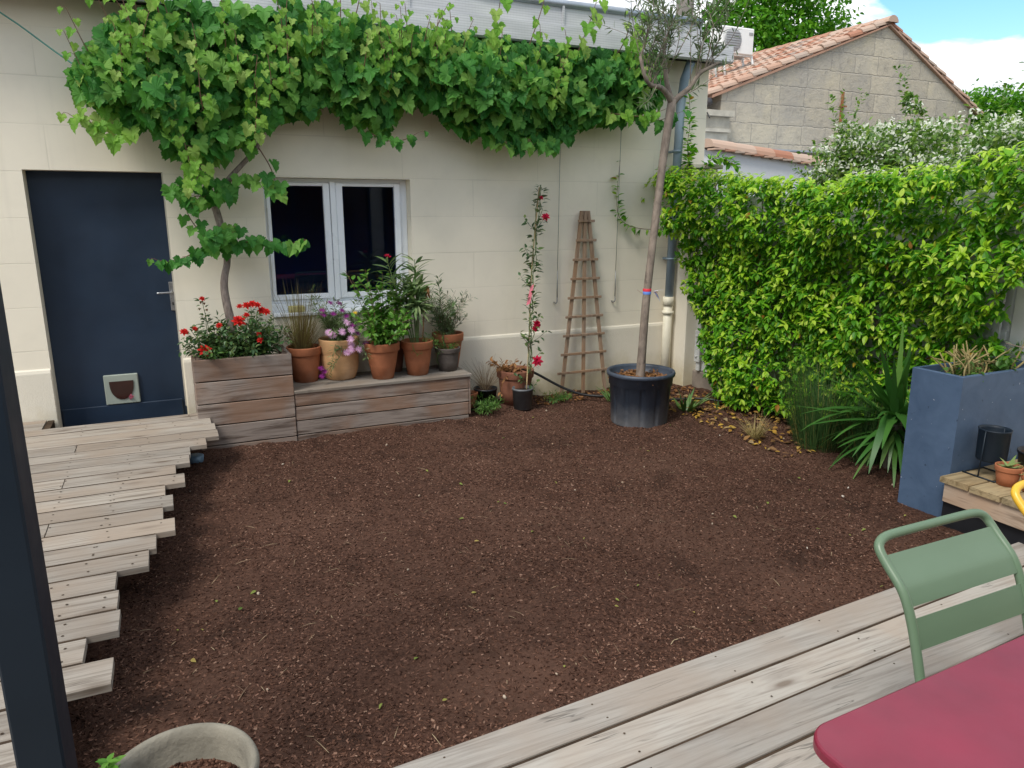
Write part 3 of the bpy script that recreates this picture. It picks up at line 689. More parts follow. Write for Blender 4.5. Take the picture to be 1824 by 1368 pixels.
# ------------------------------------------------------------------ pergola post
pg = thing('pergola', 'anthracite metal pergola post rising at the left edge', 'pergola', (-.42, 2.03, .05))
b = MB(); b.box(-.468, -.364, 1.955, 2.115, .052, 2.72, .006); b.build('post', M['post'], pg)
b = MB(); b.box(-3.0, 5.5, 1.96, 2.11, 2.722, 2.88, .006); b.build('beam', M['post'], pg)
b = MB(); b.box(-.50, -.33, 1.92, 2.15, .0505, .0595, .002); b.build('base_plate', M['post'], pg)

# ------------------------------------------------------------------ wooden planter box and bench
pb = thing('planter_box', 'tall greyed wooden planter box holding red roses beside the door', 'planter', (.47, 6.3, 0))
b = MB(); z = .01; hs = (.02, .185, .365, .545, .725)
for i in range(4): b.box(.107, .8505, 6.085 + U(0, .003), 6.112, hs[i] + .009, hs[i + 1], .003)
b.box(.107, .8505, 6.086, 6.112, -.06, .02, .003)
b.box(.165, .795, 6.1125, 6.15, .685, .722, .004)
b.build('front_boards', M['wood_box'], pb)
b = MB()
for i in range(4):
    b.box(.107, .1345, 6.113, 6.58, hs[i] + .006, hs[i + 1], .004)
b.box(.136, .175, 6.151, 6.56, .69, .724, .003); b.build('side_boards', M['wood_boxy'], pb); b = MB()
for i in range(4): b.box(.8225, .85, 6.113, 6.58, hs[i] + .006, hs[i + 1], .004)
b.box(.782, .8215, 6.151, 6.56, .69, .724, .003); b.build('side_boards', M['wood_boxy'], pb)
b = MB(); b.box(.14, .82, 6.12, 6.57, .5, .645); b.build('soil_fill', M['potsoil'], pb)
bn = thing('plant_bench', 'low wooden bench of greyed boards carrying the row of pots', 'bench', (1.6, 6.35, 0))
b = MB(); hs2 = (.022, .145, .268, .385)
for i in range(3): b.box(.856, 2.40, 6.092 + U(0, .003), 6.12, hs2[i] + .008, hs2[i + 1], .003)
b.box(.856, 2.40, 6.094, 6.12, -.06, .022, .003); b.build('front_boards', M['wood_box'], bn)
b = MB()
for i in range(3): b.box(2.4005, 2.425, 6.10, 6.58, hs2[i] + .005, hs2[i + 1], .004)
b.build('side_boards', M['wood_boxy'], bn)
b = MB()
for i in range(3): plank(b, .853, 2.43, 6.082 + .166 * i, 6.082 + .166 * (i + 1) - .005, .412, .026)
b.build('top_boards', M['wood_bench'], bn)

# ------------------------------------------------------------------ plant builders
def stems(base, n, h, spread, lean=(0, 0), seg=9, wander=.12, hmin=.55):
    out = []
    for i in range(n):
        a = U(0, 6.28); sp_ = spread * math.sqrt(U(0, 1)); hh = h * U(hmin, 1.)
        p = np.array(base, float) + np.array([math.cos(a), math.sin(a), 0]) * U(0, .04)
        tgt = np.array([math.cos(a) * sp_ + lean[0], math.sin(a) * sp_ + lean[1], hh])
        pts = [p + tgt * t * np.array([t ** .4, t ** .4, 1]) + rng.normal(size=3) * wander * h * .12 * t for t in np.linspace(0, 1, seg)]
        out.append(smooth_path(pts, seg))
    return out
def leaves_on(b, paths, per, size, tmpl, t0=.2, up=.35, smin=.6, out=1., shrink=.0, clear=.01):
    P = []; D = []; Sz = []
    for p in paths:
        n = max(2, int(per * U(.8, 1.2))); t = U(t0, 1, n); f = t * (len(p) - 1); i = np.minimum(f.astype(int), len(p) - 2); fr_ = (f - i)[:, None]
        q = p[i] * (1 - fr_) + p[i + 1] * fr_; tan = norm(p[i + 1] - p[i])
        d = norm(np.cross(tan, rdir(n))) * out + tan * U(.1, .8, n)[:, None] + np.array([0, 0, up])
        P.append(q); D.append(d); Sz.append(size * U(smin, 1.1, n) * (1 - shrink * t))
    P = np.concatenate(P); D = norm(np.concatenate(D)); Sz = np.concatenate(Sz)
    nn = norm(np.array([0, 0, 1.]) + .55 * rdir(len(P)) - .0 * D)
    b.inst(*tmpl, frames(D, nn, Sz), P + D * clear)
def tubes(b, paths, r0, r1, n=5):
    for p in paths: b.tube(p, [r0, r1], n, False)
def flower(b, c, r, facing=(0, -.5, 1), rings=3, per=8, tmpl=LEAF_W, open_=.6):
    f = norm(np.array(facing, float)); a = norm(np.cross(f, [.3, .8, .2])); e = np.cross(f, a)
    for k_ in range(rings):
        th = np.arange(per) * 2 * math.pi / per + k_ * .5 + U(0, .4); o = open_ * (1 - k_ / max(1, rings) * .75)
        D = np.cos(th)[:, None] * a + np.sin(th)[:, None] * e
        d = norm(D * o + f * (1 - o) + .12 * rdir(per))
        b.inst(*tmpl, frames(d, norm(f - D * .6), np.full(per, r * (1 - .18 * k_))), np.tile(np.array(c) + f * r * .12 * k_, (per, 1)))
def pot(name, label, c, r, h, mat, group=None, rb=.68, band=.22, cat='potted plant', soil=True, style='band'):
    t = thing(name, label, cat, c, group); b = MB()
    if style == 'band': prof = [(0, 0), (r * rb, 0), (r * rb + (r * .93 - r * rb) * .5, h * .4), (r * .895, h * (1 - band) - .004), (r * .90, h * (1 - band)), (r * .975, h * (1 - band) + .0005), (r * .985, h * (1 - band) + .003), (r * .998, h - .008), (r, h - .004), (r * .99, h - .0005), (r * .975, h), (r * .915, h), (r * .905, h - .002), (r * .89, h - .02), (r * .84, h * .72), (0, h * .72)]
    elif style == 'belly': prof = [(0, 0), (r * .66, 0), (r * .74, h * .03), (r * .88, h * .25), (r * .93, h * .5), (r * .92, h * .60), (r * .905, h * .63), (r * .95, h * .68), (r * .985, h * .85), (r, h * .97), (r * .98, h), (r * .92, h), (r * .90, h - .03), (r * .86, h * .75), (0, h * .75)]
    else: prof = [(0, 0), (r * rb, 0), (r * .96, h * .9), (r, h * .9), (r, h), (r * .95, h), (r * .93, h * .86), (0, h * .86)]
    b.lathe(prof, c, 44, .004); b.build('pot', mat, t)
    if soil:
        s = MB(); s.lathe([(r * .86, h * .80 if style != 'rim' else h * .87), (0, h * .83 if style != 'rim' else h * .89)][:1] + [(r * .4, h * .84 if style != 'rim' else h * .9)], c, 24); s.build('soil_fill', M['potsoil'], t)
    return t
ZB = .4125
G_TP = 'potted plants along the wooden bench'
# 1 dry grass
c = (1.01, 6.44, ZB); t = pot('potted_plant', 'terracotta pot of dry brown ornamental grass, next to the planter box', c, .150, .305, M['terra'], G_TP)
b = MB(); N = 380; a = U(0, 6.28, N); rr = .07 * np.sqrt(U(0, 1, N)); bs = np.stack([c[0] - .02 + rr * np.cos(a), c[1] + .02 + rr * np.sin(a), np.full(N, ZB + .24)], 1)
b.strips(bs, np.stack([np.cos(a) * U(0, .85, N), np.sin(a) * U(0, .5, N) - .08, np.ones(N)], 1), U(.3, .7, N), U(.003, .006, N), U(.1, 1.4, N), 7); b.build('grass', M['drygrass'], t)
# 2 osteospermum in the ochre pot
c = (1.31, 6.42, ZB); t = pot('potted_plant', 'ochre clay pot with purple and pale pink daisies', c, .178, .36, M['ochre'], G_TP, style='belly')
top = (c[0], c[1], ZB + .28); b = MB(); S = stems(top, 30, .46, .27, (.03, -.05), 9, .25, .35); S += [smooth_path([(1.26, 6.28, .77), (1.22, 6.21, .70), (1.20, 6.2, .58), (1.15, 6.2, .5)], 9), smooth_path([(1.42, 6.3, .78), (1.47, 6.2, .72), (1.5, 6.17, .62)], 9), smooth_path([(1.3, 6.27, .78), (1.3, 6.22, .68), (1.24, 6.21, .60), (1.17, 6.22, .55)], 9)]
tubes(b, S, .003, .0015, 4); b.build('stems', M['greenstem'], t)
b = MB(); leaves_on(b, S, 46, .055, LEAF_N, .1, .2); b.build('foliage', M['sage'], t)
zof = lambda v: .77 - (v - 605) / 203.; xof = lambda u: 1.29 + (u - 604) / 203.
for u, v in ((588, 536), (605, 539), (592, 555), (608, 551), (615, 561), (574, 548), (575, 556), (624, 577), (635, 594), (648, 612), (566, 648), (572, 654), (567, 662)):
    b = MB(); p = (xof(u), 6.24 + U(-.05, .03) if v < 640 else 6.2, zof(v)); flower(b, p, .034, (U(-.4, .4), -.6, .9), 1, 13, LEAF_N, .85); b.build('purple_flower', M['purple'], t)
for u, v in ((582, 586), (614, 571), (604, 586), (620, 584), (618, 600), (620, 611), (618, 618), (632, 619), (612, 624), (589, 592)):
    b = MB(); p = (xof(u), 6.2 + U(-.04, .02), zof(v)); flower(b, p, .04, (U(-.3, .3), -.9, .6), 1, 14, LEAF_N, .9); b.build('pink_flower', M['lilac'], t)
b = MB(); flower(b, (xof(630), 6.22, zof(556)), .025, (0, -.7, .7), 1, 10, LEAF_N, .8); b.build('yellow_flower', M['yellowpetal'], t)
# 3 bright shrub
c = (1.655, 6.27, ZB); t = pot('potted_plant', 'terracotta pot with a bushy bright green shrub, overhanging the bench edge', c, .155, .32, M['terra'], G_TP, .60)
top = (c[0], c[1], ZB + .25); b = MB(); S = stems(top, 26, .70, .26, (.0, 0), 10, .25, .45) + stems((c[0], c[1], ZB + .3), 20, .32, .28, (0, -.02), 8, .3, .4)
tubes(b, S, .004, .0015, 5); b.tube([(c[0] + .02, c[1] - .05, ZB + .24), (c[0] + .02, c[1] - .05, ZB + .33), (c[0] + .01, c[1] - .02, ZB + .45)], [.015, .006], 8); b.build('stems', M['brownstem'], t)
b = MB(); leaves_on(b, S, 40, .062, LEAF_W, .12, .25); b.build('foliage', M['bright'], t)
# 4 oleander
c = (1.985, 6.29, ZB); t = pot('potted_plant', 'terracotta pot with a tall oleander of long narrow leaves', c, .146, .31, M['terra'], G_TP, .64)
top = (c[0], c[1], ZB + .25); S = [smooth_path([(c[0] + dx * .2, c[1], ZB + .25), (c[0] + dx * .6, c[1] + .02, ZB + .6), (c[0] + dx, c[1] + dy, zt)], 12) for dx, dy, zt in ((-.22, .08, 1.42), (-.1, .05, 1.30), (.02, .06, 1.44), (-.03, .0, 1.25), (.05, .1, 1.2), (-.16, .05, 1.1), (.0, -.06, 1.05))]
b = MB(); tubes(b, S, .007, .003, 6); b.build('stems', M['greenstem'], t)
b = MB(); leaves_on(b, S, 42, .18, LEAF_L, .38, .15, .6, .8); b.build('foliage', M['oleander'], t)
S2 = [smooth_path([(c[0] + .05, c[1], ZB + .25), (c[0] + .06, c[1] - .03, .95), (c[0] + .1, c[1] - .02, 1.22)], 10)]
b = MB(); tubes(b, S2, .006, .004, 6); N = 9; D = np.stack([U(-.5, .5, N), U(-.6, .2, N), np.full(N, -1.)], 1); b.inst(*LEAF_L, frames(D, rdir(N), U(.09, .14, N)), np.tile([c[0] + .1, c[1] - .02, 1.22], (N, 1))); b.build('dead_leaves', M['dead'], t)
b = MB(); flower(b, (c[0] - .23, c[1] + .06, 1.46), .04, (0, -.3, 1), 2, 6, LEAF_W, .5); b.build('flower', M['crimson'], t)
b = MB(); S3 = stems((c[0] + .08, c[1] - .08, ZB + .25), 12, .14, .13, (.03, -.04), 7, .3, .4); leaves_on(b, S3, 9, .045, LEAF_N, .1, .0)
S3 = [smooth_path([(c[0] - .08, c[1] - .13, ZB + .30), (c[0] - .09, c[1] - .155, ZB + .25), (c[0] - .05, c[1] - .16, ZB + .20), (c[0] - .0, c[1] - .155, ZB + .22)], 9)]; tubes(b, S3, .003, .002, 5); leaves_on(b, S3, 8, .035, LEAF_N, .1, 0.); b.build('creeper', M['weed'], t)
# 5 small grey pot
c = (2.29, 6.33, ZB); t = pot('potted_plant', 'small brown grey pot with trailing green strands at the bench end', c, .118, .215, M['greypot'], G_TP, .72, .2)
S = stems((c[0], c[1], ZB + .18), 18, .13, .13, (0, -.03), 8, .3, .3) + [smooth_path([(c[0] - .08, c[1] - .06, ZB + .2), (c[0] - .13, c[1] - .1, ZB + .2), (c[0] - .15, c[1] - .12, ZB + .1)], 8)]
b = MB(); tubes(b, S, .002, .001, 4); leaves_on(b, S, 12, .03, LEAF_N, .1, .1); b.build('foliage', M['weed'], t)
S = [smooth_path([(c[0] - .03, c[1], ZB + .18), (c[0] - .05, c[1], 1.0), (c[0] - .07, c[1] + .02, 1.27)], 10), smooth_path([(c[0] - .0, c[1], ZB + .18), (c[0] - .1, c[1] + .02, .9), (c[0] - .17, c[1] + .05, 1.1)], 10), smooth_path([(c[0] + .02, c[1], ZB + .18), (c[0] + .03, c[1], .85), (c[0] + .05, c[1], 1.02)], 10)]
b = MB(); tubes(b, S, .005, .002, 5); b.build('stems', M['greenstem'], t); b = MB(); leaves_on(b, S, 38, .085, LEAF_N, .25, .3); b.build('leaves', M['oleander'], t)
# 6 pot behind with lavender-like shrub
c = (2.34, 6.455, ZB); t = pot('potted_plant', 'terracotta pot with wispy grey green lavender behind the small grey pot', c, .150, .33, M['terra'], G_TP, .62)
S = stems((c[0] - .02, c[1] - .02, ZB + .26), 34, .48, .22, (0, 0), 9, .25, .4)
b = MB(); tubes(b, S, .0028, .001, 4); b.build('stems', M['brownstem'], t); b = MB(); leaves_on(b, S, 30, .055, LEAF_N, .2, .4); b.build('foliage', M['olive'], t)
# small pots behind
c = (1.165, 6.515, ZB); t = pot('potted_plant', 'low terracotta dish with a spiky aloe peeping out behind the ochre pot', c, .105, .275, M['terra2'], G_TP, .7)
b = MB(); N = 14; a = U(0, 6.28, N); b.strips(np.tile([c[0], c[1], ZB + .23], (N, 1)), np.stack([np.cos(a) * .7, np.sin(a) * .7 - .1, np.full(N, .9)], 1), U(.10, .16, N), .02, .6, 4); b.build('foliage', M['aloe'], t)
c = (1.82, 6.50, ZB); t = pot('potted_plant', 'dark terracotta pot standing hidden between the shrub and oleander pots', c, .11, .27, M['terra2'], G_TP, .7)
S = stems((c[0], c[1], ZB + .22), 10, .35, .12); b = MB(); leaves_on(b, S, 16, .05, LEAF_N, .2, .3); tubes(b, S, .002, .001, 4); b.build('foliage', M['sage'], t)

# roses in the planter box
def rosebush(name, label, c, paths, flowers, buds=()):
    t = thing(name, label, 'rose bush', c, 'red roses in the planter box')
    b = MB(); tubes(b, paths, .0045, .002, 5); b.build('stems', M['greenstem'], t)
    b = MB(); leaves_on(b, paths, 52, .056, LEAF_W, .12, .15, .55, 1., .2, .025); b.build('foliage', M['rose_leaf'], t)
    for p, r in flowers:
        b = MB(); flower(b, p, r * 1.25, (U(-.3, .3), -.7, .8), 4, 7, LEAF_W, .75); b.build('flower', M['red'], t)
    if buds:
        for p in buds: b = MB(); flower(b, p, .024, (0, 0, 1), 2, 5, LEAF_O, .25); b.build('bud', M['dead'], t)
zf = lambda v: .73 - (v - 635) / 204.; xf = lambda u: .125 + (u - 345) / 205.
c = (.30, 6.28, .645)
S = stems(c, 26, .30, .26, (0, -.02), 9, .2, .5) + [smooth_path([c, (.26, 6.3, .9), (.225, 6.3, 1.17)], 10), smooth_path([c, (.24, 6.3, .85), (.24, 6.32, 1.05)], 10), smooth_path([c, (.2, 6.2, .75), (.09, 6.15, .86)], 10), smooth_path([c, (.33, 6.3, .85), (.31, 6.3, .99)], 10), smooth_path([c, (.2, 6.25, .8), (.12, 6.22, .95)], 10)]
rosebush('rose_bush', 'red rose bush with one tall budded shoot at the door end of the planter box', c, S,
         [((xf(361), 6.10, zf(621)), .046), ((xf(334), 6.16, zf(591)), .03), ((xf(350), 6.2, zf(588)), .02), ((xf(366), 6.3, 1.18), .022), ((xf(387), 6.2, zf(585)), .022)], [(.215, 6.3, 1.14), (.24, 6.31, 1.13), (.20, 6.3, 1.09), (.255, 6.3, 1.08)])
c = (.60, 6.30, .645)
S = stems(c, 34, .42, .30, (0, -.02), 9, .2, .4)
rosebush('rose_bush', 'rounded red rose bush with a cluster of blooms in front of the vine trunk', c, S,
         [((xf(417), 6.18, zf(580)), .048), ((xf(430), 6.2, zf(571)), .024), ((xf(432), 6.22, zf(556)), .032), ((xf(441), 6.22, zf(554)), .032), ((xf(449), 6.22, zf(556)), .026), ((xf(456), 6.24, zf(566)), .034), ((xf(462), 6.22, zf(568)), .03), ((xf(447), 6.12, zf(611)), .026), ((xf(446), 6.13, zf(601)), .02), ((xf(421), 6.24, zf(557)), .022)])
b = MB(); S = stems((.45, 6.2, .645), 16, .16, .3, (0, 0), 7, .3, .3); leaves_on(b, S, 12, .04, LEAF_W, .1, .2); tubes(b, S, .002, .001, 4)
tag(b.build('low_greenery', M['weed']), 'low leafy greenery filling the soil under the roses', 'greenery', kind='stuff')

# ------------------------------------------------------------------ grapevine
vine = thing('grapevine', 'lush green grapevine trained along the top of the cream wall', 'vine', (.45, 6.45, .645))
b = MB(); b.tube(smooth_path([(.47, 6.42, .60), (.44, 6.44, .95), (.40, 6.46, 1.22), (.42, 6.46, 1.36), (.46, 6.47, 1.45), (.44, 6.46, 1.66), (.40, 6.46, 1.88), (.35, 6.46, 2.06), (.32, 6.45, 2.3), (.3, 6.45, 2.6)], 30), [.040, .032, .027, .03, .026, .03], 12)
trunk = b.build('trunk', M['bark_vine'], vine)
b = MB(); arm = [smooth_path([(.32, 6.45, 2.3), (.6, 6.45, 2.75), (1.3, 6.45, 2.95), (2.6, 6.45, 2.9), (4.2, 6.46, 3.0)], 30), smooth_path([(.33, 6.45, 2.4), (.1, 6.42, 2.75), (-.2, 6.4, 2.9), (-.35, 6.38, 2.95)], 14), smooth_path([(.37, 6.46, 1.95), (.6, 6.4, 2.2), (.75, 6.37, 2.35), (.8, 6.36, 2.5)], 14)]
for p in arm: b.tube(p, [.024, .012], 8)
b.build('branches', M['bark_vine'], vine)
OUT = [(-.47, 2.64, 2.80), (-.34, 2.50, 3.05), (-.16, 2.42, 3.2), (.06, 2.28, 3.32), (.25, 2.16, 3.36), (.44, 2.22, 3.38), (.65, 2.34, 3.40), (.82, 2.42, 3.42), (.95, 2.5, 3.43), (1.13, 2.56, 3.43), (1.26, 2.67, 3.40), (1.39, 2.57, 3.39), (1.57, 2.47, 3.34), (1.80, 2.46, 3.32), (1.95, 2.67, 3.31), (2.14, 2.72, 3.31), (2.34, 2.55, 3.31), (2.60, 2.46, 3.30), (2.87, 2.44, 3.30), (3.15, 2.43, 3.29), (3.44, 2.46, 3.28), (3.68, 2.58, 3.28), (4.04, 2.65, 3.29), (4.36, 2.74, 3.30), (4.51, 2.83, 3.16)]
OX, OB, OT = map(np.array, zip(*OUT)); OT = OT + .05 * np.clip((OX - .6) / .5, 0, 1)
def vine_leaves(b, N, depth0, depth1, smin, smax, keepf=None, marg=.09):
    x = U(-.47, 4.52, N); lo = np.interp(x, OX, OB) + marg; hi = np.interp(x, OX, OT) - .03
    z = lo + (hi - lo) * U(0, 1, N); dep = U(0, 1, N)
    lump = vnoise(x, z, .33, 21) + .6 * vnoise(x, z, .14, 22)
    edge = np.clip(np.minimum(z - lo, hi - z) / .25, 0, 1)
    y = 6.50 - depth0 - (depth1 - depth0) * dep - edge * (.10 + .22 * lump)
    left = np.clip((.2 - x) / .6, 0, 1); keep = rng.random(N) > left * .45 * (1 - edge)
    if keepf is not None: keep &= keepf(x, z)
    x, y, z = x[keep], y[keep], z[keep]; N = len(x)
    n = norm(np.stack([U(-.5, .5, N), -U(.5, 1.2, N), U(.1, 1.0, N)], 1)); d = np.stack([U(-.75, .75, N), U(-.5, .1, N), -U(.25, 1.1, N)], 1)
    s = U(smin, smax, N); g_ = rng.integers(0, 6, N)
    for j in range(6):
        q = g_ == j
        b.inst(*GRAPES[j], frames(d[q], n[q], s[q]), np.stack([x, y, z], 1)[q])
b = MB(); vine_leaves(b, 1250, .0, .14, .09, .16); vine_leaves(b, 1650, .10, .30, .08, .15)
# leaves round the trunk and on hanging tips
def vine_shoot(pts, n, s0, s1, bl, bs, spread=.05):
    p = smooth_path(pts, 14); bs.tube(p, [.0055, .0022], 5, False)
    t = np.linspace(.05, 1, n); f = t * 13; i = np.minimum(f.astype(int), 12); q = p[i] + (p[i + 1] - p[i]) * (f - i)[:, None]
    off = norm(np.stack([np.where(np.arange(n) % 2, 1., -1.) * U(.5, 1, n), -U(.2, .8, n), U(-.3, .5, n)], 1)) * spread * U(.6, 1.4, n)[:, None]
    for a_, o_ in zip(q, off): bs.tube([a_, a_ + o_ * .6 + [0, 0, .01], a_ + o_], .0016, 4, False)
    s = np.interp(t, [0, .7, 1], [s0, (s0 + s1) / 2, s1]) * U(.85, 1.15, n); nn = norm(np.stack([U(-.5, .5, n), -U(.5, 1, n), U(.2, 1, n)], 1)); d = norm(off * 3 + np.stack([U(-.3, .3, n), U(-.3, 0, n), -U(.3, .9, n)], 1))
    for j in range(n): bl.inst(*GRAPES[j % 6], frames(d[j:j + 1], nn[j:j + 1], s[j:j + 1]), (q + off)[j:j + 1])
bs = MB(); by = MB()
mid = [([(.40, 6.44, 1.60), (.25, 6.36, 1.56), (.1, 6.34, 1.49), (-.0, 6.33, 1.45), (-.08, 6.33, 1.5)], 11, .125, .05), ([(.40, 6.44, 1.66), (.25, 6.36, 1.70), (.17, 6.34, 1.86), (.19, 6.34, 2.0)], 8, .10, .05),
       ([(.44, 6.44, 1.55), (.6, 6.36, 1.63), (.8, 6.33, 1.62), (.93, 6.30, 1.58), (1.06, 6.28, 1.63)], 13, .12, .10), ([(.42, 6.44, 1.7), (.52, 6.36, 1.75), (.58, 6.34, 1.66)], 6, .12, .09), ([(.44, 6.44, 1.6), (.4, 6.34, 1.68), (.33, 6.3, 1.72), (.3, 6.3, 1.62)], 8, .12, .10),
       ([(.36, 6.44, 2.05), (.5, 6.34, 2.05), (.42, 6.3, 1.97)], 8, .13, .10), ([(.37, 6.46, 1.95), (.55, 6.36, 2.12), (.7, 6.33, 2.12), (.78, 6.3, 2.0)], 10, .12, .09), ([(.75, 6.37, 2.35), (.83, 6.33, 2.2), (.86, 6.3, 2.05), (.84, 6.3, 1.98)], 6, .12, .09), ([(.34, 6.42, 2.15), (.15, 6.33, 2.08), (.1, 6.3, 1.98)], 7, .12, .09), ([(.36, 6.42, 1.95), (.25, 6.33, 1.98), (.18, 6.3, 1.88)], 6, .12, .08),
       ([(1.62, 6.3, 2.5), (1.75, 6.25, 2.42), (1.9, 6.2, 2.43), (2.02, 6.18, 2.5)], 8, .12, .05), ([(2.7, 6.3, 2.5), (2.9, 6.22, 2.42), (3.1, 6.2, 2.44)], 10, .13, .1), ([(3.2, 6.3, 2.5), (3.3, 6.22, 2.42)], 7, .13, .1), ([(4.1, 6.35, 2.75), (4.35, 6.25, 2.68), (4.5, 6.2, 2.72), (4.7, 6.18, 2.8)], 8, .13, .09)]
for pts, n, s0, s1 in mid: vine_shoot(pts, n, s0, s1, b, bs)
b.build('foliage', M['vine'], vine)
young = [([(.0, 6.3, 2.95), (-.12, 6.2, 3.25), (-.28, 6.18, 3.55)], 8, .11, .05), ([(-.25, 6.3, 2.75), (-.36, 6.2, 2.95), (-.45, 6.18, 3.2)], 7, .09, .04), ([(.15, 6.25, 3.1), (.1, 6.15, 3.35), (.02, 6.12, 3.65)], 7, .11, .05), ([(-.2, 6.3, 2.5), (-.38, 6.2, 2.42), (-.52, 6.18, 2.52)], 7, .12, .06), ([(.3, 6.25, 2.25), (.28, 6.12, 2.12), (.22, 6.1, 2.0)], 7, .11, .06),
         ([(-.30, 6.3, 2.5), (-.38, 6.22, 2.75), (-.48, 6.2, 3.05)], 9, .10, .04), ([(-.1, 6.3, 2.9), (-.22, 6.22, 3.2), (-.4, 6.2, 3.7)], 8, .10, .05), ([(.05, 6.3, 2.9), (-.02, 6.22, 3.2), (-.03, 6.2, 3.5)], 7, .1, .05), ([(-.1, 6.3, 2.45), (-.3, 6.2, 2.35), (-.45, 6.2, 2.55)], 8, .13, .07), ([(.25, 6.25, 3.0), (.18, 6.15, 3.2), (.12, 6.12, 3.45)], 7, .11, .05), ([(.55, 6.25, 2.9), (.55, 6.1, 3.2), (.53, 6.08, 3.45)], 8, .11, .05),
         ([(1.5, 6.25, 3.2), (1.55, 6.12, 3.45), (1.6, 6.1, 3.65)], 8, .12, .05), ([(2.65, 6.25, 3.15), (2.72, 6.1, 3.45), (2.76, 6.08, 3.8)], 9, .14, .06), ([(3.05, 6.25, 3.2), (3.12, 6.12, 3.5), (3.18, 6.1, 3.72)], 6, .1, .05), ([(3.55, 6.25, 3.2), (3.62, 6.12, 3.5), (3.7, 6.1, 3.75)], 10, .14, .07), ([(4.05, 6.25, 3.15), (4.15, 6.12, 3.4), (4.2, 6.1, 3.65)], 10, .13, .06), ([(2.15, 6.25, 3.15), (2.2, 6.15, 3.35), (2.28, 6.12, 3.5)], 6, .11, .05),
         ([(.7, 6.2, 2.35), (.72, 6.1, 2.55), (.74, 6.08, 2.8)], 8, .10, .04), ([(.25, 6.2, 2.05), (.22, 6.1, 2.25), (.18, 6.08, 2.5)], 9, .11, .05), ([(3.9, 6.2, 2.75), (4.2, 6.1, 2.72), (4.45, 6.1, 2.8)], 8, .13, .08)]
for i in range(44):
    x = U(-.2, 4.4); z = np.interp(x, OX, OB) + .35 + U(0, .45); young.append(([(x, 6.2, z - .15), (x + U(-.05, .05), 6.06, z), (x + U(-.05, .05), 6.04, z + .18)], 7, .09, .035))
for pts, n, s0, s1 in young: vine_shoot(pts, n, s0, s1, by, bs, .04)
by.build('young_foliage', M['vine_young'], vine); bs.build('shoots', M['brownstem'], vine)

# ------------------------------------------------------------------ trellis and pots by the wall
tr = thing('obelisk_trellis', 'tapering brown wooden trellis leaning against the cream wall', 'trellis', (3.9, 6.5, 0))
for xb, xt in ((-.325, -.066), (-.063, -.03), (.205, .006)):
    b = MB(); v = []
    for (zz_, xx, yy) in ((.0, xb, 6.46), (1.86, xt, 6.56)):
        v += [(3.9 + xx + sx * (.017 if zz_ < 1 else .018), yy + sy * .011, zz_) for sx, sy in ((-1, -1), (1, -1), (1, 1), (-1, 1))]
    b.poly(v, [(3, 2, 1, 0), (4, 5, 6, 7), (0, 1, 5, 4), (1, 2, 6, 5), (2, 3, 7, 6), (3, 0, 4, 7)]); b.build('upright', M['wood_trellis'], tr)
for z, wd_ in zip(np.linspace(1.76, .23, 9), np.linspace(.095, .30, 9)):
    yy = 6.46 + .1 * z / 1.86 - .013; b = MB(); xc = 3.828 + (z - .23) * .031; b.box(xc - wd_ + U(-.006, .006), xc + wd_, yy - .014, yy, z - .012, z + .013, .002); b.build('rung', M['wood_trellis'], tr)
# black pot with dry shrub
c = (2.72, 6.45, 0); t = pot('potted_plant', 'black plastic pot with a dry leafless shrub beside the bench', c, .118, .17, M['blackpot'], 'pots on the soil by the wall', .8, .1, style='rim')
S = stems((c[0], c[1], .14), 75, .33, .22, (0, 0), 8, .3, .35); b = MB(); tubes(b, S, .002, .0008, 3); b.build('dry_twigs', M['twig'], t)
c = (2.53, 6.42, 0); t = pot('potted_plant', 'small orange terracotta pot tucked behind the bench corner', c, .09, .15, M['terra'], 'pots on the soil by the wall', .7)
S = stems((c[0], c[1], .13), 6, .1, .06); b = MB(); tubes(b, S, .002, .001, 4); b.build('dry_stems', M['twig'], t)
c = (3.02, 6.40, 0); t = pot('potted_plant', 'large brown terracotta pot with withered stems behind the climbing rose', c, .185, .34, M['terra2'], 'pots on the soil by the wall', .74)
S = stems((c[0] - .05, c[1], .3), 16, .16, .2, (-.05, -.03), 8, .4, .3) + [smooth_path([(c[0] - .1, c[1] - .1, .3), (c[0] - .2, c[1] - .16, .32), (c[0] - .25, c[1] - .2, .15)], 8)]
b = MB(); tubes(b, S, .004, .0015, 4); leaves_on(b, S, 8, .05, LEAF_O, .3, -.3); b.build('withered_stems', M['dead'], t)
# climbing rose in grey pot
c = (2.99, 6.17, 0); t = pot('potted_rose', 'climbing red rose tied to a bamboo cane in a small grey pot', c, .103, .205, M['greyplastic'], None, .84, .08, 'rose', style='rim')
cane = smooth_path([(3.03, 6.17, .15), (3.10, 6.25, .69), (3.14, 6.32, 1.11), (3.21, 6.40, 1.5), (3.32, 6.5, 2.08)], 24)
b = MB(); b.tube(cane, .0065, 7); b.build('cane', M['cane'], t)
S = [cane[2:] + np.array([U(-.02, .02), -.02, 0]) + rng.normal(size=cane[2:].shape) * .012 for _ in range(4)]
sd = []
for zt, dx in ((1.75, -.14), (1.55, -.12), (1.4, .06), (1.25, -.13), (.75, .16), (.72, -.12), (.55, .12), (.3, -.16), (.42, .1), (.9, .1), (1.8, .07), (.25, .1)):
    i = int(np.argmin(abs(cane[:, 2] - zt + .1))); p = cane[i]; sd.append(smooth_path([p, p + [dx * .6, -.03, .05], p + [dx, -.05, .12]], 6))
b = MB(); tubes(b, S, .004, .003, 5); tubes(b, sd, .003, .0015, 4); b.build('stems', M['greenstem'], t)
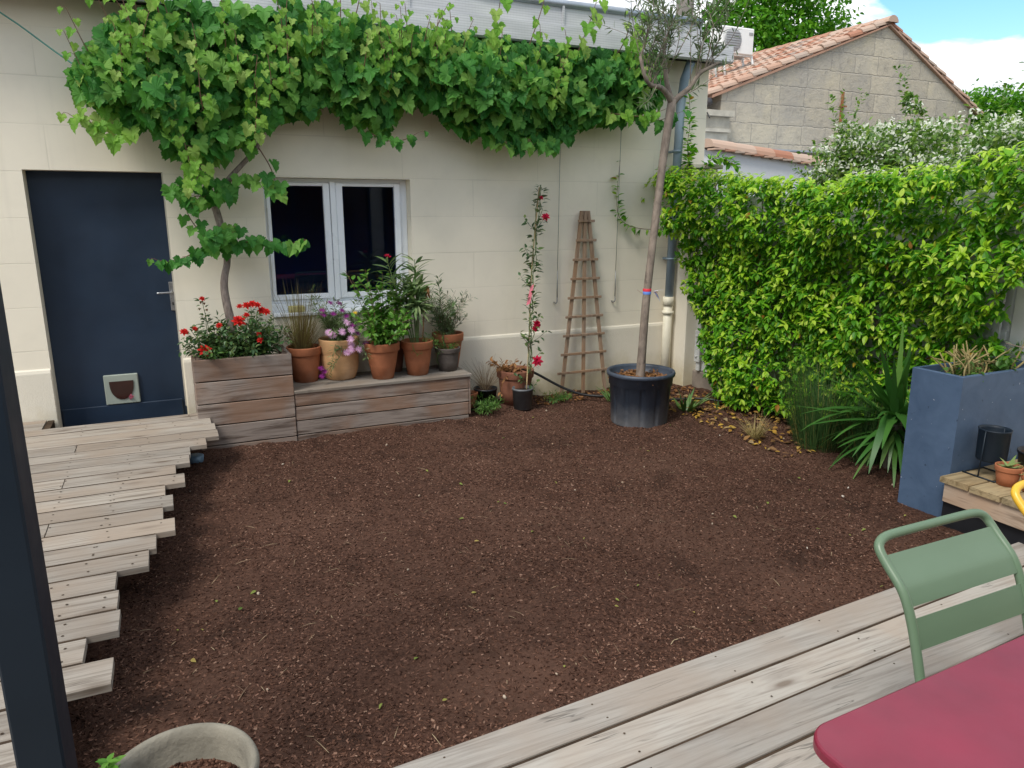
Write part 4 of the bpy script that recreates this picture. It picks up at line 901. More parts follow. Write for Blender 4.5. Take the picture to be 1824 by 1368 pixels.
b = MB(); leaves_on(b, S, 46, .07, LEAF_W, .1, 0., .55, 1., 0, .03); leaves_on(b, sd, 9, .06, LEAF_W, .2, 0.); b.build('foliage', M['rose_leaf'], t)
for p, r in (((3.30, 6.42, 1.98), .025), ((3.33, 6.38, 1.80), .045), ((3.16, 6.22, .80), .05), ((3.13, 6.2, .76), .035), ((3.10, 6.08, .47), .06)):
    b = MB(); flower(b, p, r, (U(-.3, .3), -.8, .4), 4, 7, LEAF_W, .7); b.build('flower', M['crimson'], t)
b = MB(); b.poly([(3.12, 6.27, 1.16), (3.155, 6.27, 1.18), (3.10, 6.24, 1.0), (3.06, 6.24, .985), (3.12, 6.272, 1.16), (3.155, 6.272, 1.18), (3.10, 6.242, 1.0), (3.06, 6.242, .985)], [(0, 1, 2, 3), (7, 6, 5, 4)]); b.build('ribbon', M['tag'], t)
b = MB(); b.tube(smooth_path([(3.1, 6.42, .33), (3.25, 6.45, .28), (3.5, 6.35, .12), (3.7, 6.25, .035), (3.9, 6.12, .03), (4.05, 6.0, .03)], 24), .013, 8)
tag(b.build('irrigation_hose', M['hose']), 'black hose running from the terracotta pot onto the soil', 'hose')
b = MB(); b.tube(smooth_path([(4.35, 5.75, .03), (4.7, 5.6, .05), (4.86, 5.3, .04), (4.93, 5.0, .03), (4.95, 4.7, .02)], 20), .012, 8)
tag(b.build('drip_hose', M['hose']), 'thin black drip pipe lying at the foot of the hedge', 'hose')
def tuft(name, label, cat, c, n, r, h0, h1, w_, bend, mat, tilt=.5, group=None, seg=5):
    b = MB(); a = U(0, 6.28, n); rr = r * np.sqrt(U(0, 1, n)); bs = np.stack([c[0] + rr * np.cos(a), c[1] + rr * np.sin(a), np.full(n, c[2])], 1)
    b.strips(bs, np.stack([np.cos(a) * U(.1, 1, n) * tilt, np.sin(a) * U(.1, 1, n) * tilt, np.ones(n)], 1), U(h0, h1, n), U(w_ * .7, w_ * 1.2, n), U(bend * .3, bend, n), seg)
    return tag(b.build(name, mat), label, cat, group)
def weed(label, c, n, h, sp_, size, mat='weed', cat='weed'):
    b = MB(); S = stems(c, n, h, sp_, (0, -.03), 7, .3, .35); tubes(b, S, .002, .001, 4); leaves_on(b, S, 14, size, LEAF_N, .1, .1)
    return tag(b.build('weed_plant', M[mat]), label, cat)
weed('bright green spreading plant in front of the black pot', (2.62, 6.2, .01), 34, .13, .2, .045)
weed('low yellow green weeds on the soil between rose pot and trellis', (3.42, 6.3, .01), 26, .07, .17, .035)
tuft('aloe_plant', 'spiky green aloe growing at the left side of the olive pot', 'aloe', (3.92, 6.02, .0), 16, .05, .14, .26, .034, .9, M['aloe'], .9)
tuft('aloe_plant', 'spiky green aloe clump on the soil between olive pot and hedge', 'aloe', (4.33, 5.38, .0), 20, .06, .16, .30, .04, .9, M['aloe'], 1.1)
tuft('aloe_plant', 'tiny aloe offset sprouting from the soil beneath the hedge edge', 'aloe', (4.62, 5.25, .0), 8, .02, .09, .15, .026, .8, M['aloe'], .8)
tuft('grass_tuft', 'small straw coloured grass tuft on the soil near the fallen leaves', 'grass tuft', (4.34, 4.48, .0), 170, .045, .12, .26, .0035, 1.2, M['straw'], .9)
tuft('rush_clump', 'dense dark green rush clump in front of the hedge', 'rush', (4.68, 4.1, .0), 900, .21, .48, .84, .0045, .5, M['rush'], .45, 'rush clumps before the hedge', 6)
tuft('rush_clump', 'looser rush clump with some straw blades beside the yucca', 'rush', (4.70, 3.70, .0), 460, .14, .38, .66, .0045, .6, M['rush'], .5, 'rush clumps before the hedge', 6)
# yucca
t = thing('yucca', 'broad leaved dark green yucca arching beside the blue grey planter', 'yucca', (4.74, 3.5, 0))
b = MB(); b.tube([(4.74, 3.5, -.03), (4.74, 3.5, .40)], [.05, .045], 10); b.build('stem', M['bark_tree'], t)
b = MB(); N = 42; a = U(0, 6.28, N); el = U(-.25, 1.5, N); a[:20] = U(1.9, 4.3, 20); el[:20] = U(-.15, 1.25, 20)
b.strips(np.stack([np.full(N, 4.74) + .03 * np.cos(a), 3.5 + .03 * np.sin(a), U(.30, .46, N)], 1), np.stack([np.cos(a) * np.cos(el), np.sin(a) * np.cos(el), np.sin(el) + .15], 1), U(.5, .74, N), U(.055, .08, N), U(.2, 1.1, N), 8)
N = 22; a = U(1.6, 4.9, N); el = U(-.2, .35, N); b.strips(np.stack([np.full(N, 4.74), np.full(N, 3.5), U(.18, .36, N)], 1), np.stack([np.cos(a) * np.cos(el), np.sin(a) * np.cos(el), np.sin(el)], 1), U(.4, .6, N), U(.04, .065, N), U(.7, 1.5, N), 8)
d_ = norm(np.array([[-.8, -.35, .35]])); b.strips([[4.70, 3.48, .42]], d_, .66, .085, 1.9, 9); b.build('leaves', M['yucca'], t)

# ------------------------------------------------------------------ olive tree in its pot
ol = thing('olive_tree', 'young pruned olive tree with bare trunk in a large dark nursery pot', 'olive tree', (3.76, 5.33, 0))
b = MB(); c = (3.76, 5.33, 0.); prof = [(0, 0), (.245, 0), (.252, .015), (.272, .36), (.282, .365), (.288, .44), (.302, .445), (.306, .465), (.300, .482), (.285, .482), (.275, .46), (.272, .38), (0, .38)]
v = []; n = 96
for r_, z_ in prof:
    for k_ in range(n):
        tt = 2 * math.pi * k_ / n; q = r_ - (.011 if (k_ % 8 == 0 and .01 < z_ < .365 and r_ > .24) else 0); v.append((c[0] + q * math.cos(tt), c[1] + q * math.sin(tt), z_ - .01))
m_ = len(prof); b.poly(v, [(i * n + k_, i * n + (k_ + 1) % n, (i + 1) * n + (k_ + 1) % n, (i + 1) * n + k_) for i in range(m_ - 1) for k_ in range(n)], True); b.build('pot', M['olivepot'], ol)
b = MB(); N = 700; a = U(0, 6.28, N); rr = .268 * np.sqrt(U(0, 1, N)); b.lathe([(.272, .39), (.1, .405)], c, 30)
b.inst(*LEAF_O, frames(np.stack([rng.normal(size=N), rng.normal(size=N), U(-.2, .3, N)], 1), np.array([0, 0, 1.]) + .7 * rdir(N), U(.02, .045, N)), np.stack([c[0] + rr * np.cos(a), c[1] + rr * np.sin(a), U(.40, .42, N)], 1)); b.build('leaf_mulch', M['dead'], ol)
Yt = 5.36
b = MB(); tp = smooth_path([(3.775, Yt, .36), (3.785, Yt, .6), (3.80, Yt, 1.0), (3.815, Yt, 1.2), (3.865, Yt, 1.74), (3.92, Yt, 2.3), (3.985, Yt, 2.77)], 30); b.tube(tp, [.043, .037, .035, .033, .034, .037], 14); b.build('trunk', M['bark_olive'], ol)
b = MB(); limbs = [[(3.985, Yt, 2.74), (3.9, Yt - .03, 2.82), (3.80, Yt - .06, 2.86), (3.70, Yt - .08, 2.84), (3.62, Yt - .1, 2.92), (3.58, Yt - .1, 3.06)], [(3.985, Yt, 2.74), (3.95, Yt + .04, 2.9), (3.92, Yt + .05, 3.1), (3.91, Yt + .05, 3.25)], [(3.985, Yt, 2.74), (4.08, Yt, 2.82), (4.18, Yt, 2.88), (4.22, Yt - .02, 2.99), (4.33, Yt - .03, 3.04), (4.43, Yt - .03, 3.09)]]
for p in limbs: b.tube(smooth_path(p, 16), [.027, .019, .012], 9)
b.build('limbs', M['bark_olive'], ol)
S = []
for i in range(40):
    p = np.array(limbs[rng.integers(0, 3)]); t_ = U(.35, 1.) * (len(p) - 1); j = min(int(t_), len(p) - 2); q = p[j] + (p[j + 1] - p[j]) * (t_ - j)
    h_ = U(.25, .95); S.append(smooth_path([q, q + [U(-.1, .12), U(-.15, .15), h_ * .5], q + [U(-.44, .44), U(-.4, .4), h_ * .9]], 9))
S += [smooth_path([(4.02, Yt, 2.78), (4.2, Yt - .1, 2.86), (4.38, Yt - .15, 3.02), (4.5, Yt - .2, 3.12)], 9), smooth_path([(3.75, Yt - .1, 2.85), (3.62, Yt - .2, 2.72), (3.52, Yt - .25, 2.68)], 9), smooth_path([(4.3, Yt, 3.03), (4.4, Yt - .1, 3.3), (4.46, Yt - .15, 3.7)], 9), smooth_path([(4.3, Yt, 3.03), (4.5, Yt - .1, 3.25), (4.62, Yt - .15, 3.6)], 9), smooth_path([(4.0, Yt, 3.1), (4.15, Yt - .1, 3.45), (4.22, Yt - .15, 3.8)], 9)]
b = MB(); tubes(b, S, .0045, .0012, 5); b.build('twigs', M['bark_olive'], ol)
b = MB(); leaves_on(b, S, 34, .078, LEAF_N, .15, .25, .6); b.build('foliage', M['olive'], ol)
b = MB(); b.lathe([(.0365, 0), (.0375, .022), (.0360, .024)], (3.812, Yt, 1.145), 24); b.lathe([(.0370, 0), (.0380, .022), (.0365, .024)], (3.812, Yt, 1.17), 24)
N = 9; b.strips(np.tile([3.86, Yt - .04, 1.17], (N, 1)), np.stack([U(.3, 1, N), U(-.6, .3, N), U(-.8, .8, N)], 1), U(.06, .11, N), .02, .6, 4); b.strips([[3.77, Yt - .03, 1.15]], [[-1, -.3, .2]], .13, .008, -.4, 5); b.build('ribbon', M['ribbon'], ol)

# ------------------------------------------------------------------ fence, gate post, hedge
fn = thing('garden_fence', 'off white panel fence almost covered by the green hedge', 'fence', (5.12, 4.6, 0))
b = MB(); b.box(5.105, 5.20, 3.02, 6.28, -.1, .17, .012); b.build('kerb_board', M['kerb'], fn)
b = MB(); y0 = 3.03
while y0 < 6.2: b.box(5.125, 5.16, y0, min(y0 + .56, 6.22), .175, 2.0, .006); y0 += .566
b.build('panels', M['fence'], fn)
b = MB()
for zc in (.42, 1.0, 1.55): b.box(5.095, 5.1245, 3.03, 6.22, zc, zc + .07, .004)
for yy in (3.06, 4.1, 5.15, 5.62, 6.14): b.box(5.075, 5.0945, yy, yy + .05, .18, 2.0, .004)
b.build('rails', M['fence'], fn)
b = MB(); b.box(5.055, 5.074, 6.12, 6.20, .28, .62, .004)
for zz_ in (.34, .56): b.tube([(5.055, 6.16, zz_), (5.04, 6.16, zz_)], .012, 8)
b.build('hinge', M['fence'], fn)
gp = thing('gate_pillar', 'cream rendered gate pillar with flat cap beside the drainpipe', 'pillar', (5.1, 6.4, 0))
b = MB(); b.box(4.99, 5.30, 6.285, 6.605, -.1, 2.28, .006); b.build('shaft', M['plinth'], gp)
b = MB(); b.box(4.96, 5.34, 6.25, 6.606, 2.282, 2.33, .008); b.build('cap', M['stonetrim'], gp)

hg = thing('jasmine_hedge', 'bright green evergreen climbing hedge covering the fence', 'hedge', (5.0, 4.6, 0))
TOPY = [2.5, 2.9, 3.3, 3.9, 4.4, 4.9, 5.3, 5.8, 6.2, 6.5, 6.62]; TOPZ = [2.2, 2.2, 2.08, 2.08, 2.02, 2.06, 2.1, 2.15, 2.22, 2.2, 2.05]
def hedge_front(y, z):
    """how far the hedge face stands off the fence"""
    return .22 + .22 * np.clip((z - .9) / 1., 0, 1) + .16 * np.clip((.9 - z) / .8, 0, 1) * (y > 4.3) + .28 * vnoise(y, z, .46, 31) + .20 * vnoise(y, z, .19, 32)
def hedge_ok(y, z):
    top = np.interp(y, TOPY, TOPZ); bot = np.interp(y, [2.9, 3.9, 4.6, 5.2, 5.7, 6.0, 6.3, 6.62], [.5, .25, .12, .05, .12, .75, 1.0, 1.1])
    left = np.interp(z, [0, .3, .7, 1.0, 1.3, 2.2], [5.45, 5.62, 5.7, 5.92, 6.12, 6.34])
    sparse = np.clip((4.2 - y) / 1.1, 0, 1) * np.clip((1.55 - z) / .45, 0, 1)
    return (z < top) & (z > bot) & (y < left) & ((y > 2.9) | (z > 1.4)) & (rng.random(len(y)) > sparse * .38)
def rosettes(b, N, depth, size, per=6, tmpl=LEAF_O, top=False, light=.0):
    y = U(2.62, 6.62, N); z = U(.05, 2.3, N)
    if top: z = np.interp(y, TOPY, TOPZ) + .10 * U(-1, .5, N) ** 1
    k_ = hedge_ok(y, z) if not top else np.ones(N, bool)
    y, z = y[k_], z[k_]; N = len(y); x = 5.10 - hedge_front(y, z) * (1 - depth * U(0, 1, N))
    if top: x = 5.10 - U(-.05, 1, N) * hedge_front(y, z)
    C = np.stack([x, y, z], 1); ax = norm(np.stack([-U(.25, 1, N), U(-.5, .5, N), U(.05, .9, N)], 1) + (np.array([0, 0, .8]) if top else 0))
    C = np.repeat(C, per, 0); A = np.repeat(ax, per, 0); n = len(C)
    rad = norm(np.cross(A, rdir(n))); d = norm(rad * .9 + A * U(.1, .8, n)[:, None] + np.array([0, 0, -.3])); nn = norm(A * .45 + .3 * rdir(n) + np.array([0, 0, .9]))
    s = np.repeat(size * U(.7, 1.15, N), per) * U(.75, 1.1, n)
    b.inst(*tmpl, frames(d, nn, s), C + A * U(0, .045, n)[:, None])
b = MB(); rosettes(b, 2600, 1.0, .070); rosettes(b, 4200, .3, .070); b.build('foliage', M['hedge'], hg)
b = MB(); rosettes(b, 900, .0, .060, 6, LEAF_O); rosettes(b, 420, .0, .066, 6, LEAF_O, True); b.build('young_foliage', M['hedge_top'], hg)
b = MB(); S = []
for i in range(26):
    y = U(3.1, 6.1); p = np.array([5.06, y, .15 if y < 5.3 else U(.2, .5)]); S.append(smooth_path([p, p + [-.05, U(-.25, .25), .6], p + [-.06, U(-.4, .4), 1.2], p + [-.1, U(-.4, .4), 1.75]], 12))
tubes(b, S, .012, .005, 6); b.build('branches', M['bark_tree'], hg)
# strands over the pipe and on the wall wire
ST = [smooth_path([(4.95, 6.25, 1.72), (4.7, 6.5, 1.66), (4.4, 6.55, 1.69), (4.25, 6.56, 1.80), (4.24, 6.56, 2.05), (4.27, 6.56, 2.36)], 20), smooth_path([(5.05, 6.4, 2.2), (4.98, 6.42, 2.5), (5.02, 6.42, 2.75), (4.98, 6.42, 3.0)], 14), smooth_path([(5.05, 6.3, 2.2), (5.15, 6.2, 2.4), (5.25, 6.15, 2.38), (5.4, 6.1, 2.3)], 14), smooth_path([(5.0, 6.3, 2.1), (4.9, 6.3, 2.35), (5.0, 6.35, 2.5)], 12), smooth_path([(5.1, 6.2, 1.3), (5.02, 6.1, 1.0), (5.03, 6.05, .7), (5.0, 5.95, .5)], 14)]
b = MB(); tubes(b, ST, .004, .002, 5); b.build('strands', M['brownstem'], hg)
b = MB(); leaves_on(b, ST, 84, .078, LEAF_O, .0, .0); b.build('strand_foliage', M['hedge'], hg)
# tall shoots above the hedge line
rw = thing('garden_wall', 'white rendered wall at the right behind the blue grey planter', 'wall', (5.3, 1.6, 0))
b = MB(); b.box(5.12, 5.40, -.5, 3.02, -.1, 1.98, .008); b.build('wall', M['rightwall'], rw)
b = MB(); b.box(5.09, 5.43, -.52, 3.04, 1.982, 2.03, .006); b.build('coping', M['stonetrim'], rw)
S = [smooth_path([(4.55, 2.0, .9), (4.4, 2.25, 1.05), (4.25, 2.40, 1.12), (4.15, 2.46, 1.15)], 12), smooth_path([(4.5, 2.2, 1.6), (4.38, 2.45, 1.95), (4.28, 2.55, 2.06), (4.2, 2.57, 2.08)], 12), smooth_path([(4.5, 2.2, 1.5), (4.4, 2.45, 1.75), (4.3, 2.55, 1.82)], 12), smooth_path([(4.5, 2.2, 1.2), (4.4, 2.4, 1.5), (4.28, 2.5, 1.62)], 12)]
t = thing('olive_shrub', 'grey leaved olive sprigs reaching in at the right edge', 'shrub', (4.62, 1.95, .29))
b = MB(); b.tube(smooth_path([(4.62, 1.95, .29), (4.58, 2.0, .9), (4.52, 2.15, 1.5), (4.5, 2.2, 1.7)], 12), [.014, .008], 8); tubes(b, S, .006, .003, 5); b.build('branches', M['bark_olive'], t)
b = MB(); leaves_on(b, S, 26, .055, LEAF_N, .4, .2); b.build('foliage', M['olive'], t)

# ------------------------------------------------------------------ blue grey planter, platform and what stands there
pl = thing('tall_planter', 'tall blue grey rectangular planter with dry cut stems', 'planter', (4.66, 2.9, 0))
b = MB(); x0, x1, y0, y1, H_ = 4.245, 5.085, 2.725, 3.06, .892
def ring(o, z, i=0.): return [(x0 + o[0] + i, y0 + o[1] + i, z), (x1 - o[0] - i, y0 + o[1] + i, z), (x1 - o[0] - i, y1 - o[1] - i, z), (x0 + o[0] + i, y1 - o[1] - i, z)]
v = ring((.012, .006), -.06) + ring((0, 0), H_ - .004) + ring((0, 0), H_, .004) + ring((0, 0), H_, .026) + ring((0, 0), H_ - .10, .03) + ring((0, 0), H_ - .10, .16)
f = [(3, 2, 1, 0)] + [(4 * i + k_, 4 * i + (k_ + 1) % 4, 4 * i + 4 + (k_ + 1) % 4, 4 * i + 4 + k_) for i in range(5) for k_ in range(4)] + [(20, 21, 22, 23)]
b.poly(v, f); b.build('box', M['planter'], pl)
b = MB(); b.box(x0 + .032, x1 - .032, y0 + .032, y1 - .032, H_ - .098, H_ - .06); b.build('soil_fill', M['potsoil'], pl)
S = []
for i in range(44):
    p = np.array([4.55 + U(-.15, .17), 2.9 + U(-.08, .08), .82]); S.append(smooth_path([p, p + [U(-.08, .08), U(-.05, .05), .1], p + [U(-.15, .15), U(-.1, .1), U(.1, .22)]], 6))
S += [smooth_path([(4.86, 2.82, .82), (4.82, 2.80, .92), (4.88, 2.78, 1.0), (4.9, 2.78, 1.1)], 8), smooth_path([(4.84, 2.8, .86), (4.95, 2.76, .96), (5.0, 2.76, 1.02)], 8)]
b = MB(); tubes(b, S, .0075, .004, 6); b.build('dry_stems', M['straw'], pl)
b = MB(); S2 = stems((4.42, 2.85, .83), 10, .1, .1) + stems((4.72, 2.85, .83), 12, .12, .1); leaves_on(b, S2, 9, .055, LEAF_W, .2, .3); tubes(b, S2, .002, .001, 4); b.build('foliage', M['weed'], pl)
pf = thing('low_platform', 'low wooden platform of short boards in front of the blue grey planter', 'platform', (4.6, 2.0, 0))
b = MB(); y = 2.712
for i in range(9): plank(b, 4.132 + U(-.006, .006), 5.1, y - .176, y, .29, .036); y -= .187
b.build('boards', M['wood_step'], pf)
b = MB(); b.box(4.152, 4.176, 1.1, 2.69, .135, .252, .003); b.build('apron_board', M['wood_apron'], pf)
b = MB(); b.box(4.182, 4.205, 1.1, 2.70, -.1, .15); b.box(4.206, 5.1, 2.66, 2.69, -.1, .25); b.build('plinth', M['blackplastic'], pf)
ps = thing('plant_stand', 'empty black metal plant holder on thin wire legs', 'plant stand', (4.38, 2.59, .29))
b = MB(); c = (4.42, 2.60, .29); b.lathe([(0, .10), (.078, .10), (.082, .11), (.086, .285), (.09, .29), (.09, .296), (.082, .296), (.078, .28), (.074, .115), (0, .115)], c, 32); b.build('holder', M['post'], ps)
b = MB(); zz_ = .297; Q = [(4.325, 2.70, zz_), (4.315, 2.50, zz_), (4.50, 2.49, zz_), (4.51, 2.69, zz_)]
for i in range(4): b.tube([Q[i], Q[(i + 1) % 4]], .0045, 6)
for (qx, qy) in ((4.32, 2.6), (4.505, 2.59)): b.tube([(qx, qy, zz_), (qx + (.012 if qx < 4.4 else -.012), qy, .58)], .0045, 6)
b.build('wire_base', M['post'], ps)
def succ(label, c, r, h, n=16):
    t = pot('potted_succulent', label, c, r, h, M['terra'], 'small pots on the low platform', .7, .26, 'succulent')
    b = MB(); a = U(0, 6.28, n); b.strips(np.tile([c[0], c[1], c[2] + h * .85], (n, 1)) + .01 * rdir(n), np.stack([np.cos(a), np.sin(a), U(.3, 1.6, n)], 1), U(.06, .10, n) * r / .07, .026 * r / .07, U(.3, 1.3, n), 4); b.build('leaves', M['succulent'], t); return t
succ('small terracotta pot with a pale green succulent on the platform', (4.36, 2.455, .291), .072, .118)
succ('smaller paint flecked terracotta pot at the right edge of the platform', (4.37, 2.325, .291), .058, .10, 10)
c = (4.72, 2.48, .291); t = pot('potted_plant', 'dark plastic pot of bare soil against the planter on the platform', c, .13, .14, M['blackpot'], None, .85, .1, style='rim')
b = MB(); N = 6; b.strips(np.tile([c[0], c[1], c[2] + .12], (N, 1)), np.stack([U(-1, 1, N), U(-1, 1, N), np.ones(N)], 1), .05, .006, .4, 3); b.build('sprouts', M['straw'], t)

# ------------------------------------------------------------------ bistro chairs and table
def bistro_chair(name, label, ox, oy, mat):
    """seat faces -Y; ox = left side tube, oy = the rear foot line"""
    t = thing(name, label, 'chair', (ox + .235, oy - .2, .052), 'metal bistro chairs at the red table')
    W = .525; L, Rr = ox, ox + W; rt = .0142
    prof = [(0.17, .868), (.135, .832), (.085, .79), (.058, .745), (.028, .668), (-.005, .555), (-.03, .47)]   # (dy, z) of the back tube
    P = []
    for dy, z in prof[::-1]: P.append((L + .006, oy + dy, z))
    top_ = [(.012, .181, .882), (.03, .188, .894), (.06, .192, .899), (.1, .193, .900)]
    P += [(L + a_, oy + d_, z_) for a_, d_, z_ in top_] + [(L + W / 2, oy + .193, .900)] + [(Rr - a_, oy + d_, z_) for a_, d_, z_ in top_[::-1]]
    for dy, z in prof: P.append((Rr - .006, oy + dy, z))
    q = np.array(P); tt = np.linspace(0, 1, len(q)); T = np.linspace(0, 1, 90); q = np.stack([np.interp(T, tt, q[:, i]) for i in range(3)], 1)
    for _ in range(4): q[1:-1] = .25 * q[:-2] + .5 * q[1:-1] + .25 * q[2:]
    b = MB(); b.tube(q, rt, 14); b.build('back_frame', mat, t)
    def slat(pts):
        v = []; pts = np.array(pts); n = len(pts); tn = np.gradient(pts, axis=0); nr = norm(np.stack([-tn[:, 1], tn[:, 0]], 1)) * .0022
        for xx in (L + .014, Rr - .014):
            v += [(xx, oy + p[0] + d_[0], p[1] + d_[1]) for p, d_ in zip(pts, nr)] + [(xx, oy + p[0] - d_[0], p[1] - d_[1]) for p, d_ in zip(pts[::-1], nr[::-1])]
        m_ = 2 * n; f = [tuple(range(m_))[::-1], tuple(range(m_, 2 * m_))] + [(i, (i + 1) % m_, m_ + (i + 1) % m_, m_ + i) for i in range(m_)]
        s_ = MB(); s_.poly(v, f, False); s_.build('back_slat', mat, t)
    FZ = smooth_path([(p[1], p[0], 0) for p in prof[::-1]], 40)
    zs = np.linspace(.858, .742, 26); d_of = lambda z: np.interp(z, FZ[:, 0], FZ[:, 1])
    slat([(d_of(z) - .004, z) for z in zs]); slat([(d_of(z) - .004, z) for z in np.linspace(.71, .625, 16)])
    s_ = MB()
    for i in range(6): s_.box(L + .015, Rr - .015, oy - .36 + .058 * i, oy - .36 + .058 * i + .05, .486, .492, .002)
    s_.build('seat', mat, t)
    for xx in (L + .006, Rr - .006):
        s_ = MB(); s_.tube(smooth_path([(xx, oy - .03, .47), (xx, oy + .02, .3), (xx, oy + .06, .053)], 8), rt, 10); s_.build('leg', mat, t)
        s_ = MB(); s_.tube(smooth_path([(xx, oy - .03, .475), (xx, oy - .33, .478), (xx, oy - .372, .46), (xx, oy - .385, .3), (xx, oy - .40, .053)], 20), rt, 10); s_.build('leg', mat, t)
    return t
bistro_chair('bistro_chair', 'sage green metal bistro chair with curved slatted back at the red table', 1.845, 1.195, M['chair'])
bistro_chair('bistro_chair', 'yellow metal bistro chair at the right edge, only its rounded corner visible', 2.65, 1.285, M['yellow'])
tb = thing('bistro_table', 'dark red metal table with rounded corners on the terrace deck', 'table', (1.8, .5, .052))
b = MB(); TX0, TX1, TY0, TY1 = 1.115, 2.55, .17, .955; rc = .07
def rrect(i, z, o=.0):
    pts = []
    for cx, cy, a0 in ((TX1 - rc, TY1 - rc, 0), (TX0 + rc, TY1 - rc, 90), (TX0 + rc, TY0 + rc, 180), (TX1 - rc, TY0 + rc, 270)):
        for s_ in range(9): a = R(a0 + s_ * 11.25); pts.append((cx + (rc - i) * math.cos(a), cy + (rc - i) * math.sin(a)))
    return [(px_, py_ + (px_ - TX0) * .035, z) for px_, py_ in pts]
v = rrect(0, .765) + rrect(0, .782) + rrect(.002, .787) + rrect(.006, .790); n = 36
b.poly(v, [(i * n + k_, i * n + (k_ + 1) % n, (i + 1) * n + (k_ + 1) % n, (i + 1) * n + k_) for i in range(3) for k_ in range(n)] + [tuple(range(n))[::-1], tuple(range(3 * n, 4 * n))]); b.build('tabletop', M['table'], tb)
for lx, ly in ((1.22, .30), (1.22, .84), (2.44, .34), (2.44, .88)):
    b = MB(); b.tube([(lx, ly, .764), (lx, ly, .052)], .018, 12); b.build('leg', M['table'], tb)
# round concrete planter with a sprout
rp = thing('round_planter', 'round mossy concrete planter with soil at the bottom left', 'planter', (-.09, 1.745, .052))
b = MB(); c = (-.092, 1.742, .052); b.lathe([(0, 0), (.14, 0), (.15, .02), (.172, .40), (.182, .43), (.186, .446), (.181, .458), (.174, .461), (.164, .454), (.156, .43), (.150, .30), (0, .30)], c, 64, .006); b.build('pot', M['concrete'], rp)
b = MB(); b.lathe([(.153, .368), (.08, .380)], c, 30)
N = 900; a = U(0, 6.28, N); rr = .143 * np.sqrt(U(0, 1, N)); b.inst(ico, icf, frames(rdir(N), rdir(N), U(.002, .006, N)), np.stack([c[0] + rr * np.cos(a), c[1] + rr * np.sin(a), c[2] + .373 + U(0, .008, N)], 1)); b.build('soil_fill', M['chips'], rp)
b = MB(); S = [smooth_path([(-.225, 1.74, .38), (-.245, 1.79, .49), (-.252, 1.82, .53)], 6)]; tubes(b, S, .003, .002, 5)
for zz_, m_, s_ in ((.50, 4, .055), (.525, 4, .045), (.54, 4, .03)):
    a = np.arange(m_) * 1.57 + zz_ * 40; b.inst(*LEAF_O, frames(np.stack([np.cos(a), np.sin(a), np.full(m_, .35)], 1), np.tile([0, 0, 1.], (m_, 1)), np.full(m_, s_)), np.tile([-.25, 1.815, zz_], (m_, 1)))
b.build('sprout', M['bright'], rp)

# ------------------------------------------------------------------ neighbouring buildings
nb = thing('stone_house', 'old stone gable house with clay tile roof beyond the fence', 'house', (12.5, 11, 0))
XL, XA, XR, YG, YB, ZL, ZA = 9.25, 13.25, 16.1, 11., 17.5, 3.92, 5.40
ZR = 3.98
b = MB(); out = [(XL, -.1), (XR, -.1), (XR, ZR - .03), (XA, ZA - .03), (XL, ZL - .03)]; b.prism(out, YG, YB, 'y'); b.build('wall', M['stone'], nb)
def tiled(x0, z0, x1, z1, ya, yb, nrow, lift=.07):
    """half-round clay tiles, rows from the eave (x0,z0) to the ridge (x1,z1)"""
    t = MB(); L_ = math.hypot(x1 - x0, z1 - z0) / nrow; dx, dz = (x1 - x0), (z1 - z0); dl = math.hypot(dx, dz); ux, uz = dx / dl, dz / dl; nxx, nzz = -uz, ux
    if nzz < 0: nxx, nzz = -nxx, -nzz
    prof = [(math.cos(a), math.sin(a)) for a in np.linspace(0, math.pi, 7)]
    y = ya; col = 0
    while y < yb:
        for r_ in range(nrow):
            s0 = r_ * L_ - .05 + U(-.015, .015); s1 = s0 + L_ + .09; v = []
            rad = .088 * U(.95, 1.05); oy = U(-.008, .008); w0, w1 = 1.08, .86
            for s_, h_, w_ in ((s0, .045, w0), (s1, .012, w1)):
                for cy, sz_ in prof: q = lift * .2 + h_ + sz_ * rad * .95; v.append((x0 + ux * s_ + nxx * q, y + oy + cy * rad * w_, z0 + uz * s_ + nzz * q))
                for cy, sz_ in prof[::-1]: q = lift * .2 + h_ + sz_ * rad * .8 - .012; v.append((x0 + ux * s_ + nxx * q, y + oy + cy * rad * w_ * .85, z0 + uz * s_ + nzz * q))
            n_ = 14; t.poly(v, [(i, (i + 1) % n_, n_ + (i + 1) % n_, n_ + i) for i in range(n_)] + [tuple(range(n_))[::-1], tuple(range(n_, 2 * n_))])
        y += .205; col += 1
    return t
t_ = tiled(XL - .3, ZL - .11, XA, ZA, YG + .02, YB, 13); t_.prism([(XL - .25, ZL - .12), (XA, ZA - .02), (XA, ZA + .01), (XL - .25, ZL - .07)], YG - .06, YB, 'y')
ra = t_.build('roof', M['rooftile'], nb)
t_ = tiled(XR + .25, ZR - .12, XA, ZA, YG + .02, YB, 11); t_.prism([(XR + .2, ZR - .13), (XA, ZA - .02), (XA, ZA + .01), (XR + .2, ZR - .08)], YG - .06, YB, 'y'); t_.build('roof', M['rooftile'], nb)
b = MB(); y = YG - .12
while y < YB:
    v = []; n_ = 9
    for yy, s_ in ((y, 1.1), (y + .42, .95)):
        for a in np.linspace(0, math.pi, n_): v.append((XA + .13 * s_ * math.cos(a), yy, ZA + .03 + .115 * s_ * math.sin(a)))
    b.poly(v, [(i, i + 1, n_ + i + 1, n_ + i) for i in range(n_ - 1)] + [tuple(range(n_))[::-1], tuple(range(n_, 2 * n_))]); y += .37
b.build('ridge_tiles', M['rooftile'], ra)
b = MB(); b.tube([(XL - .35, YG - .1, ZL - .2), (XL - .35, YB, ZL - .2)], .075, 10); b.build('gutter', M['darkgutter'], nb)
